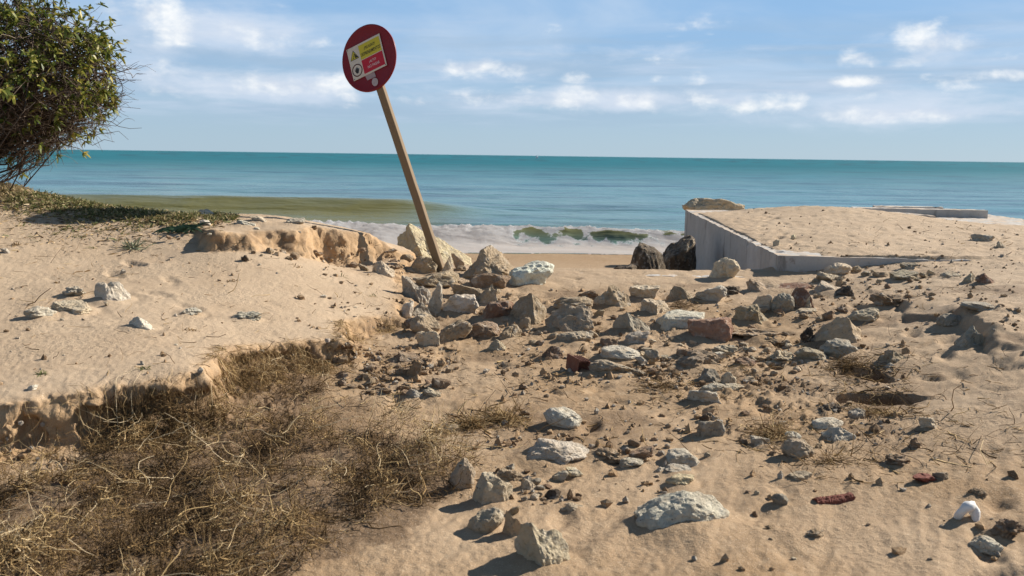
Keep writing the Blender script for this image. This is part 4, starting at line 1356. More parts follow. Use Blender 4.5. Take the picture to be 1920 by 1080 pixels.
for r in (
    (697, 489, 741, 521, 'L', 'p', 'pale pointed stone under the crumbling bank beside the sign heap'),
    (671, 494, 692, 510, 'T', 'b', 'small tan cube of stone at the foot of the crumbling bank'),
    (749, 476, 773, 492, 'T', 'r', 'small round tan stone wedged below the yellow boulder'),
    (766, 480, 820, 514, 'T', 'f', 'tan slab leaning just on the bank side of the sign post'),
    (826, 480, 851, 516, 'L', 'w', 'pale wedge block leaning right against the foot of the sign post'),
    (846, 474, 871, 507, 'L', 'b', 'pale upright stone between the post foot and the brown boulder'),
    (779, 507, 862, 542, 'T', 'f', 'long tan slab sloping down below the sign post'),
    (835, 516, 893, 538, 'T', 'f', 'thin tan slab lying below the post on the brown boulder side'),
    (880, 511, 959, 543, 'B', 'b', 'low brown crumbly stone in front of the big brown boulder'),
    (753, 517, 812, 573, 'G', 'b', 'dark grey boulder with a shaded face at the corner of the scarp'),
    (797, 528, 830, 589, 'G', 'w', 'tall grey slab standing on its edge below the sign'),
    (826, 551, 898, 592, 'W', 'b', 'white lumpy stone lying beside the upright grey slab'),
    (844, 532, 909, 563, 'T', 'b', 'tan stone in the middle of the heap above the white lumpy one'),
    (893, 531, 936, 573, 'L', 'w', 'pale stone tilted upward at the edge of the heap'),
    (752, 564, 776, 597, 'W', 'b', 'white stone tucked against the scarp corner'),
    (767, 567, 809, 597, 'G', 'w', 'dark grey stone leaning below the grey slab'),
    (767, 585, 826, 631, 'T', 'r', 'tan humped stone at the tip of the scarp'),
    (780, 620, 825, 653, 'L', 'b', 'pale pitted stone in front of the tan humped stone'),
    (757, 595, 781, 618, 'B', 'b', 'small dark brown stone beside the tan humped stone'),
    (822, 598, 886, 642, 'T', 'b', 'tan cracked stone between the humped stone and a brown one'),
    (870, 602, 939, 638, 'B', 'r', 'rough dark brown stone low in front of the heap'),
    (936, 607, 979, 638, 'T', 'b', 'small tan stone beside the rough dark brown one'),
    (902, 563, 967, 602, 'R', 'b', 'reddish brown angular stone next to the big brown pyramid'),
    (954, 549, 1025, 610, 'T', 'p', 'large brown pyramid stone standing in the rubble'),
    (970, 594, 995, 622, 'T', 'b', 'small tan stone below the large brown pyramid'),
    (1021, 570, 1114, 625, 'L', 'r', 'big cream pitted stone with a rusty stain on its top'),
    (1040, 620, 1113, 644, 'L', 'r', 'low cream knobbly stone in front of the big cream one'),
    (912, 636, 950, 661, 'L', 'p', 'lone pale pointed stone on open sand below the heap'),
    (1011, 648, 1056, 676, 'B', 'p', 'lone dark brown pointed stone before the ribbed brick'),
    (1032, 555, 1112, 586, 'T', 'r', 'long tan stone behind the big cream pitted stone'),
    (1071, 568, 1099, 591, 'T', 'w', 'small tan stone leaning on the long tan one'),
    (1080, 544, 1122, 566, 'B', 'b', 'brown stone on the smooth sand behind the long tan stone'),
    (1112, 553, 1140, 574, 'L', 'r', 'small pale round stone next to the tan wedge'),
    (1119, 533, 1184, 578, 'T', 'w', 'tan wedge stone narrowing to a point toward the sand'),
    (1138, 555, 1156, 574, 'G', 'r', 'small grey stone under the tan wedge'),
    (1179, 534, 1238, 563, 'L', 'b', 'pale flat-topped stone in the back row of the rubble'),
    (1200, 559, 1258, 594, 'L', 'b', 'pale squared block standing above the smooth loaf stone'),
    (1249, 536, 1302, 567, 'T', 'p', 'tan ridged stone in the back row above dark twigs'),
    (1300, 534, 1364, 567, 'W', 'b', 'white split boulder in the back row of the rubble'),
    (1357, 535, 1390, 554, 'D', 'c', 'dark crumbly lump beside the white split boulder'),
    (1228, 580, 1324, 622, 'W', 'r', 'big smooth loaf-shaped grey white stone'),
    (1148, 585, 1224, 630, 'G', 'p', 'grey and white pyramid stone beside the smooth loaf'),
    (1167, 620, 1219, 649, 'G', 'b', 'grey squared stone in front of the grey pyramid'),
    (1124, 634, 1158, 649, 'B', 'f', 'small brown flat stone beside the grey squared one'),
    (1288, 594, 1377, 644, 'R', 'w', 'reddish brown tilted block in front of the smooth loaf'),
    (1374, 570, 1440, 611, 'T', 'b', 'tan block with a sunlit side behind the reddish tilted block'),
    (1399, 522, 1468, 551, 'T', 'f', 'flat brown slab tilted up from the sand below the wall corner'),
    (1449, 529, 1522, 552, 'R', 'f', 'long reddish slab lying over the brown stones'),
    (1472, 538, 1528, 582, 'R', 'p', 'reddish brown peaked stone under the long reddish slab'),
    (1444, 548, 1490, 587, 'G', 'r', 'round grey stone like a ball beside the reddish peak'),
    (1404, 552, 1448, 584, 'L', 'b', 'pale rough stone touching the round grey one'),
    (1492, 553, 1526, 581, 'L', 'w', 'pale triangular wedge in front of the reddish peak'),
    (1522, 526, 1583, 552, 'L', 'w', 'pale slanted stone past the end of the reddish slab'),
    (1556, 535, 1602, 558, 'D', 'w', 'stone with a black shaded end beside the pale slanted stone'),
    (1529, 509, 1582, 529, 'L', 'b', 'pale stone lying close below the concrete platform front'),
    (1543, 492, 1598, 517, 'L', 'r', 'rounded pale stone propped against the concrete platform front'),
    (1592, 498, 1616, 512, 'T', 'r', 'small tan stone beside the one propped on the platform'),
    (1613, 508, 1634, 520, 'T', 'r', 'small tan stone on the slope under the platform front'),
    (1635, 509, 1667, 521, 'T', 'f', 'flattish tan stone on the slope under the platform front'),
    (1666, 505, 1725, 527, 'L', 'b', 'pale jagged stone on the slope under the platform end'),
    (1687, 491, 1722, 507, 'L', 'b', 'pale stone at the buried end of the platform front'),
    (1762, 509, 1803, 522, 'L', 'f', 'pale flat stone on the drift past the platform end'),
    (1802, 512, 1831, 530, 'L', 'p', 'pale pointed stone next to a dark red one on the drift'),
    (1829, 512, 1866, 533, 'R', 'b', 'dark red stone on the high drift'),
    (1820, 438, 1866, 453, 'G', 'f', 'grey flat stone alone on the sand under the kerb wall'),
    (1869, 452, 1888, 466, 'L', 'p', 'small pale stone just below the grey flat stone on the drift'),
    (1798, 564, 1876, 588, 'G', 'f', 'long grey stone half sunk in the high drift'),
    (1788, 610, 1845, 654, 'G', 'w', 'grey pointed stone sticking out of the wind-cut step'),
    (1754, 587, 1806, 615, 'G', 'r', 'grey knobbly stone on the shaded side of the wind-cut step'),
    (1628, 549, 1696, 577, 'S', 'c', 'brown sandy clump with a shadowed face on the slope', ),
    (1582, 577, 1650, 606, 'L', 'r', 'pale low stone with striped shadows behind the big brown boulder'),
    (1522, 592, 1619, 648, 'T', 'p', 'big brown boulder with a sunlit ridge, by the drift'),
    (1535, 633, 1609, 669, 'W', 'r', 'white pitted stone lying against the big brown boulder'),
    (1540, 582, 1566, 601, 'B', 'b', 'small brown stone just behind the big brown boulder'),
    (1565, 572, 1592, 588, 'B', 'c', 'small brown clod above the pale low stone'),
    (1499, 612, 1528, 647, 'D', 'c', 'dark crumbly stone in the shade of the big brown boulder'),
    (1488, 577, 1533, 590, 'L', 'f', 'thin pale flat stone below the pale triangular wedge'),
    (1121, 647, 1203, 677, 'W', 'r', 'long white stone behind the ribbed brick'),
    (1206, 656, 1237, 676, 'G', 'b', 'small grey stone at the end of the long white one'),
    (1190, 667, 1214, 685, 'W', 'b', 'small white stone under the small grey one'),
    (1100, 674, 1188, 706, 'L', 'r', 'cream pitted stone stuck to the ribbed brick'),
    (1140, 690, 1188, 706, 'W', 'f', 'low white stone before the cream pitted one'),
    (1265, 654, 1350, 694, 'T', 'b', 'large tan boulder with a rounded shaded face, mid rubble'),
    (1266, 653, 1298, 670, 'B', 'b', 'brown stone peeping from behind the large tan boulder'),
    (1333, 646, 1385, 669, 'L', 'c', 'pale crumbly stone above the large tan boulder'),
    (1338, 659, 1364, 677, 'W', 'b', 'small white stone between the tan boulder and a brown one'),
    (1377, 669, 1419, 689, 'B', 'r', 'rounded brown stone at the end of the large tan boulder'),
    (1366, 615, 1470, 642, 'S', 'c', 'long crust of brown sand behind the reddish tilted block'),
    (1408, 631, 1466, 648, 'S', 'c', 'crumbled brown crust in front of the long crust'),
    (1306, 689, 1358, 722, 'G', 'w', 'grey stone with a black shaded hollow under it'),
    (1350, 697, 1381, 724, 'L', 'b', 'pale stone beside the grey one with a hollow'),
    (1311, 717, 1360, 737, 'G', 'r', 'grey green stone in front of the hollowed grey one'),
    (1287, 731, 1354, 759, 'W', 'f', 'white flat stone at the lower edge of the rubble'),
    (1354, 718, 1396, 736, 'L', 'b', 'pale stone just above the white flat one'),
    (1439, 656, 1490, 680, 'L', 'c', 'pale lumps stone before the reddish brown boulder row'),
    (1490, 650, 1551, 679, 'L', 'r', 'pale stone touching the white pitted stone by the big brown boulder'),
    (1645, 655, 1714, 685, 'T', 'w', 'tan stone with dark face above the dark washout hollow'),
    (1658, 680, 1682, 691, 'W', 'p', 'tiny white stone below the tan one near the washout'),
    (1722, 782, 1758, 806, 'L', 'b', 'pale squared stone casting a long shadow below the washout'),
    (1586, 764, 1623, 788, 'G', 'r', 'round grey disc stone in front of the washout hollow'),
    (1533, 754, 1584, 778, 'D', 'c', 'dark clod beside the round grey disc stone'),
    (1521, 782, 1582, 810, 'W', 'r', 'white knobbly stone behind the one with a hole'),
    (1538, 800, 1606, 832, 'W', 'p', 'white stone pierced by a small dark hole'),
    (1469, 808, 1504, 831, 'W', 'r', 'small white stone among dry stems above a round pale one'),
    (1465, 821, 1527, 863, 'L', 'r', 'pale rounded stone draped with a dry stem'),
    (1306, 789, 1360, 823, 'G', 'b', 'grey white angular stone with a dark seam'),
    (1406, 816, 1446, 840, 'G', 'b', 'grey stone at the edge of the dry stem tuft'),
    (1310, 772, 1336, 791, 'D', 'c', 'dark clod just behind the grey white angular stone'),
    (1248, 840, 1313, 877, 'W', 'b', 'white craggy stone split by a shaded notch'),
    (1226, 875, 1249, 887, 'W', 'p', 'tiny white pointed stone next to the craggy white stone'),
    (1244, 868, 1297, 890, 'W', 'f', 'flat white rubble in front of the craggy white stone'),
    (1246, 887, 1303, 912, 'Y', 'f', 'yellowish flat stone half buried below the craggy white stone'),
    (1188, 919, 1368, 1006, 'W', 'r', 'largest white boulder, alone on smooth sand with a shaded front', 'boulder', 'boulder'),
    (876, 951, 945, 1002, 'L', 'r', 'pale lumpy stone below the root mat, first of a touching trio'),
    (941, 956, 986, 1009, 'T', 'w', 'small tan knobbed stone in the middle of the touching trio'),
    (964, 979, 1070, 1071, 'L', 'b', 'big pale angular stone casting a wide shadow, last of the trio'),
    (884, 884, 962, 953, 'L', 'b', 'big cream block next to the end of the root mat'),
    (842, 858, 892, 921, 'L', 'r', 'cream stone partly covered by the root mat'),
    (978, 821, 1108, 876, 'W', 'r', 'big white crusty boulder with an orange patch', 'boulder', 'boulder'),
    (1018, 762, 1092, 806, 'W', 'r', 'white grey pitted stone alone above the crusty boulder'),
    (1101, 839, 1176, 869, 'S', 'c', 'brown sand crust beside the big white crusty boulder'),
    (1161, 857, 1207, 880, 'G', 'b', 'grey stone with a white stripe below the brown lumps'),
    (1178, 836, 1227, 864, 'B', 'b', 'brown angular lump above the grey striped stone'),
    (1176, 823, 1202, 839, 'B', 'r', 'small brown pitted lump above the angular lump'),
    (1035, 882, 1066, 904, 'L', 'b', 'small pale block in the sand below the crusty boulder'),
    (1060, 875, 1094, 894, 'Y', 'b', 'small yellowish block beside the small pale block'),
    (975, 896, 1010, 922, 'L', 'p', 'pale sharp stone in the cluster beside the cream block'),
    (926, 877, 982, 907, 'T', 'c', 'tan crumbly stone in the cluster beside the cream block'),
    (1021, 916, 1053, 939, 'D', 'r', 'dark brown round stone at the end of the cluster'),
    (1058, 942, 1095, 960, 'L', 'p', 'pale pointed stone alone on sand below the cluster'),
    (952, 948, 974, 966, 'T', 'b', 'tan chip above the touching trio'),
    (1475, 882, 1524, 905, 'L', 'f', 'pale flattish stone above the terracotta shard'),
    (1445, 925, 1479, 948, 'G', 'r', 'small grey stone on smooth sand beside the terracotta shard'),
    (1854, 971, 1925, 1011, 'B', 'c', 'brown broken lump at the edge near the blue white stone'),
    (1815, 1003, 1882, 1042, 'W', 'r', 'blue white rounded stone beside the brown broken lump'),
    (1811, 914, 1853, 936, 'S', 'c', 'peaked sandy clod above the white shell fragment'),
    (1658, 851, 1710, 875, 'B', 'c', 'dark brown fibrous mound in open sand'),
    (1512, 990, 1545, 1010, 'S', 'c', 'small sandy peak on the smooth sand below the shard'),
    (1703, 820, 1728, 843, 'B', 'c', 'dark brown clod above the open sand by the twigs'),
    (1747, 885, 1779, 902, 'L', 'f', 'pale chip touching the dark red brick lump'),
    (176, 528, 246, 568, 'W', 'b', 'largest white stone alone on the high dune'),
    (94, 562, 178, 592, 'L', 'f', 'grey white flat stone on the dune, half sunk'),
    (46, 573, 110, 599, 'W', 'r', 'low white stone at the end of the half sunk flat one'),
    (116, 536, 162, 556, 'W', 'c', 'small crumbly white stone above the half sunk flat one'),
    (238, 593, 290, 619, 'W', 'p', 'white pointed stone alone on the dune below the largest one'),
    (333, 576, 379, 592, 'W', 'c', 'low crumbled white stone in mid dune'),
    (436, 583, 491, 603, 'W', 'c', 'low heap of crumbled white stone nearer the scarp corner'),
    (0, 465, 20, 477, 'W', 'b', 'small white stone at the far edge of the dune'),
    (372, 392, 404, 407, 'W', 'r', 'white stone on the dune crest in the grass'),
    (375, 412, 399, 423, 'W', 'b', 'white stone beside the strap leaved plant'),
    (443, 412, 480, 425, 'W', 'f', 'white flat stone on the crest above the little bank'),
    (468, 404, 503, 418, 'L', 'b', 'pale stone on the very crest before the swell'),
    (534, 408, 574, 423, 'G', 'f', 'dark grey flat stone on the very crest'),
    (452, 478, 467, 490, 'D', 'c', 'small black lump on the sand below the little bank'),
    (50, 721, 72, 733, 'W', 'b', 'small white pebble near the edge of the scarp'),
    (1449, 449, 1464, 461, 'L', 'b', 'small pale stone on the sand heaped over the platform edge'),
    (1478, 440, 1488, 448, 'Y', 'b', 'tiny pale stone higher on the platform sand'),
    (1328, 482, 1388, 525, 'L', 'r', 'pitted grey stone balanced on the sand before the concrete wall'),
    (735, 658, 810, 683, 'B', 'w', 'long dark brown clod at the back of the clod heap'),
    (808, 708, 846, 732, 'B', 'b', 'brown block at the edge of the clod heap'),
    (761, 676, 792, 710, 'S', 'b', 'upright sandy clod in the clod heap'),
    (760, 729, 796, 749, 'W', 'p', 'white stone on the sand in front of the clod heap'),
    (790, 726, 828, 747, 'L', 'b', 'pale stone with black shade next to the white one before the clods'),
    (820, 795, 862, 815, 'L', 'r', 'pale stone caught at the top edge of the root mat'),
    (1180, 690, 1212, 704, 'L', 'c', 'flat crumbled pale stone past the low white stone'),
):
    st(*r[:6], *r[6:], planes=PLANES.get(r[:2]), rough=.62 if r[0] == 1188 else 1.0)

# smaller stones of the same rubble
rg = np.random.default_rng(21)


def scatter(n, boxes, smin, smax, tones, label, name='stone', cat='stone', group='small stones in the sand', styles='brbc'):
    k, tries = 0, 0
    while k < n and tries < n * 30:
        tries += 1
        x0, y0, x1, y1 = boxes[rg.integers(len(boxes))]
        x, y = rg.uniform(x0, x1), rg.uniform(y0, y1)
        P = hit(x, y)[0]
        if any((P[0] - a) ** 2 + (P[1] - b) ** 2 < (r * 1.05) ** 2 for a, b, r in OCC):
            continue
        w = rg.uniform(smin, smax) ** 1.0
        h = w * rg.uniform(.45, .75)
        tn = tones[rg.integers(len(tones))]
        stone(x - w / 2, y - h, x + w / 2, y, tn, styles[rg.integers(len(styles))], label.replace('small', 'small ' + dict(W='white', L='pale', T='tan', B='dark brown', S='sandy brown', G='grey')[tn], 1), name, cat, group, sub=2, seed=int(rg.integers(1 << 30)))
        k += 1


scatter(34, [(640, 665, 815, 732), (690, 690, 850, 745)], 9, 26, 'BSSB', 'small clod of earth in the heap fallen below the scarp', 'clod', 'clod', 'clods fallen below the scarp', 'cb')
scatter(16, [(470, 470, 600, 492), (590, 478, 760, 506)], 8, 22, 'SSB', 'small clod crumbled from the upper bank onto the dune', 'clod', 'clod', 'clods below the upper bank', 'cb')
scatter(40, [(760, 500, 960, 560), (930, 590, 1130, 650)], 9, 22, 'TLTBL', 'small stone wedged between the boulders of the sign heap', group='small stones of the sign heap')
scatter(60, [(1130, 570, 1560, 700), (1180, 640, 1500, 720)], 8, 20, 'LTBLTS', 'small stone lying among the rubble in front of the platform', group='small stones of the middle rubble')
scatter(22, [(1500, 510, 1750, 560)], 8, 18, 'LTTB', 'small stone on the slope below the platform front', group='small stones below the platform')
scatter(28, [(960, 700, 1700, 870)], 8, 18, 'LTBSS', 'small stone on the open sand below the rubble', group='small stones on the open sand')
scatter(14, [(905, 870, 1060, 960)], 9, 20, 'LTGTB', 'small stone in the cluster beside the cream block', group='small stones by the cream block')
scatter(12, [(1380, 860, 1900, 1060)], 7, 14, 'LTSB', 'small clod on the smooth sand near the terracotta shard', group='small clods on the smooth sand')
scatter(16, [(20, 430, 700, 680)], 6, 13, 'WLTB', 'small stone on the smooth top of the dune', group='small stones on the dune')


# ---------------------------------------------------------------- sand banked up against the stones
def bank_sand():
    me = bpy.data.objects['sand_ground'].data
    n = len(me.vertices)
    co = np.empty(n * 3, np.float32)
    me.vertices.foreach_get('co', co)
    co = co.reshape(-1, 3)
    order = np.argsort(co[:, 1])
    ys_ = co[order, 1]
    for i, (x, y, r) in enumerate(OCC):
        if r < .03 or y > 10.2:
            continue
        a, b = np.searchsorted(ys_, (y - 2.2 * r, y + 2.2 * r))
        ids = order[a:b]
        dx, dy = co[ids, 0] - x, co[ids, 1] - y
        d = np.sqrt(dx * dx + dy * dy) / r
        lee = .7 + .5 * np.cos(np.arctan2(dy, dx) - 2.6 - (i % 5) * .5)
        co[ids, 2] += min(.16 * r, .028) * lee * np.exp(-(d / 1.15) ** 4) * (d < 2.2)
        co[ids, 2] -= min(.07 * r, .012) * (1.2 - lee) * np.exp(-((d - 1.35) / .3) ** 2)
    me.vertices.foreach_set('co', co.ravel())
    me.update()


bank_sand()


# ---------------------------------------------------------------- bits of brick and shell
M_BRICK = mat_flat('old_brick', (0.17, 0.075, 0.052), .9, .15, .8, 22, dirt=(.30, .21, .13))
M_TERRA = mat_flat('terracotta', (0.19, 0.062, 0.040), .85, .2, .7, 26, dirt=(.10, .04, .03))


def shard():
    """piece of a ribbed terracotta pipe: curved strip with a crumbled broken edge"""
    P = hit(1568, 946)[0]
    w = 80 / F * P[1]
    nu, nv = 46, 18
    a, b = np.meshgrid(np.linspace(-1, 1, nu), np.linspace(0, 1, nv))
    th = np.pi * (.08 + .86 * b)
    r = .030 + .0012 * np.cos(b * 30)
    x = a * w / 2 * (1 + .05 * perlin(b * 3, a * 0, 2)) + .006 * fbm(b * 6, a * 3, 2, 3)
    y = -r * np.cos(th) + .004 * fbm(a * 4, b * 4, 5, 3)
    z = r * np.sin(th) * (1.05 + .12 * perlin(a * 3, a * 0, 4)) + .003 * fbm(a * 12, b * 9, 1, 3)
    y += .008 * a
    o1 = np.stack([x, y, z], -1).reshape(-1, 3)
    o2 = np.stack([x * .99, y * .62, z * .62], -1).reshape(-1, 3)
    n = nu * nv
    fq = grid_faces(nv, nu)
    ring = [i for i in range(nu)] + [j * nu + nu - 1 for j in range(1, nv)] + [(nv - 1) * nu + i for i in range(nu - 2, -1, -1)] + [j * nu for j in range(nv - 2, 0, -1)]
    m = len(ring)
    sd = np.array([(ring[i], ring[i] + n, ring[(i + 1) % m] + n, ring[(i + 1) % m]) for i in range(m)])
    o = obj('terracotta_shard', mesh_np('terracotta_shard', np.concatenate([o1, o2]), [fq, fq[:, ::-1] + n, sd], M_TERRA), loc=(P[0], P[1] + .03, ground(P[0], P[1] + .03) - .006))
    o.rotation_euler = (math.radians(6), math.radians(-3), math.radians(7))
    tag(o, 'curved red terracotta shard lying alone on the smooth sand', 'terracotta shard')


def brick_lump():
    P = hit(1738, 908)[0]
    V = rock_shape(77, 4, 'b')
    V = (V - (V.max(0) + V.min(0)) / 2) / ((V.max(0) - V.min(0)) / 2)
    s = 58 / F * P[1] / 2
    V = V * np.array([s, s * .5, s * .36])
    o = obj('brick_fragment', mesh_np('brick_fragment', V, ICO[4][1], M_TERRA), loc=(P[0], P[1] + .03, ground(P[0], P[1]) + s * .22))
    o.rotation_euler = (0, math.radians(14), .2)
    tag(o, 'dark red broken brick lump in open sand near the edge twigs', 'brick fragment')


def hollow_brick():
    """broken hollow brick seen from its dark open end, red ribs on its top"""
    P = hit(1094, 703)[0]
    k = P[1] / F
    root = bpy.data.objects.new('hollow_brick', None)
    COL.objects.link(root)
    root.location = (P[0], P[1] + .05, ground(P[0], P[1] + .05) - .01)
    root.rotation_euler = (math.radians(3), math.radians(4), math.radians(26))
    tag(root, 'broken ribbed red brick with a dark open end, stuck on a cream stone', 'brick')
    w, h, t = 30 * k, 30 * k, .012
    L = .15
    obj('wall', box_mesh('wall', -w / 2, -w / 2 + t, 0, L, 0, h, M_BRICK, .002), root)
    obj('wall', box_mesh('wall', w / 2 - t, w / 2, 0, L, 0, h * .8, M_BRICK, .002), root)
    obj('floor', box_mesh('floor', -w / 2 + t + .001, w / 2 - t - .001, 0, L, 0, t, M_BRICK, .002), root)
    obj('roof', box_mesh('roof', -w / 2 + t + .001, w / 2 - t - .001, .01, L, h * .74, h * .74 + t, M_BRICK, .002), root)
    for i in range(5):
        x = -w / 2 + w * (i + .5) / 5
        obj('rib', box_mesh('rib', x - .004, x + .004, .012, L - .01, h * .8 + .002, h * .8 + .010, M_BRICK, .0015), root)


def shell():
    P = hit(1815, 976)[0]
    s = 36 / F * P[1]
    tt = np.linspace(0, 1, 18)
    ang = np.pi * (1.02 - 1.12 * tt)
    C = np.stack([np.cos(ang) * s * .42 + .1 * s * tt, .25 * s * np.sin(2 * ang), np.sin(ang) * s * .78], -1)[None]
    R = (s * (.17 + .12 * np.sin(np.pi * tt) + .03 * np.sin(tt * 19)))[None]
    V, Fq = tubes(C, R, 10)
    V += .06 * s * np.stack([fbm(V[:, 0] * 60, V[:, 1] * 60, V[:, 2] * 60, 3)] * 3, -1)
    caps = [np.arange(10)[None], np.arange(170, 180)[None][:, ::-1]]
    o = obj('shell_fragment', mesh_np('shell_fragment', V, [Fq] + caps, mat_flat('shell_white', (.72, .69, .64), .55, .35, .25, 40), True), loc=(P[0], P[1] + .02, ground(P[0], P[1]) - .004))
    o.rotation_euler = (0, .1, -.3)
    tag(o, 'small bright white arched shell fragment standing in the sand', 'shell')


shard()
brick_lump()
hollow_brick()
shell()


# ---------------------------------------------------------------- boat on the horizon
def boat():
    y = 900.0
    p = at_z(1007, 300, SEA)
    x = ray(1007, 297)[0] * y
    k = y / F
    M_HULL = mat_flat('hull_white', (.8, .8, .78), .4, .4, .1, 2)
    root = bpy.data.objects.new('boat', None)
    COL.objects.link(root)
    root.location = (float(x), y, SEA)
    root.rotation_euler = (0, 0, math.radians(-62))
    tag(root, 'tiny white boat far out on the horizon', 'boat')
    L, Wd, H = 4.2, 1.7, 1.1
    V, Fq = [], []
    for i in range(9):
        t = i / 8
        b = Wd / 2 * (1 - (max(0, t - .35) / .65) ** 2.2)
        sh = H * (.8 + .35 * t * t)
        xx = -L / 2 + L * t
        for (yy, zz) in ((-b, sh), (-b * .75, .1), (0, -.25), (b * .75, .1), (b, sh)):
            V.append((xx, yy, zz))
    for i in range(8):
        for j in range(4):
            Fq.append((i * 5 + j, i * 5 + j + 1, (i + 1) * 5 + j + 1, (i + 1) * 5 + j))
    dk = [(i * 5, i * 5 + 5, i * 5 + 9, i * 5 + 4) for i in range(8)]
    obj('hull', mesh_np('hull', np.array(V), [np.array(Fq), np.array(dk), np.array([(0, 4, 3, 2, 1)])], M_HULL), root)
    obj('cabin', box_mesh('cabin', -1.2, .6, -.6, .6, .75, 2.6, M_HULL, .15), root)
    obj('mast', box_mesh('mast', -.1, .0, -.05, .05, 2.55, 4.2, M_HULL, .01), root)


boat()

# ================================================================ vegetation
def ribbons(P, Wd, mat_attr, fold=0.0):
    """flat leaves: P (N,S,3) midribs, Wd (N,S) half widths -> verts, quads"""
    N, Sg, _ = P.shape
    T = np.gradient(P, axis=1)
    T /= np.linalg.norm(T, axis=2)[..., None] + 1e-9
    rr = np.random.default_rng(3).normal(size=(N, 1, 3)) * .5 + np.array([0, 0, 1.0])
    A = np.cross(T, rr)
    A /= np.linalg.norm(A, axis=2)[..., None] + 1e-9
    V = np.stack([P - A * Wd[..., None], P + A * Wd[..., None]], 2).reshape(-1, 3)
    i = (np.arange(N)[:, None] * Sg + np.arange(Sg - 1)[None]) * 2
    Fq = np.stack([i, i + 1, i + 3, i + 2], -1).reshape(-1, 4)
    return V, Fq


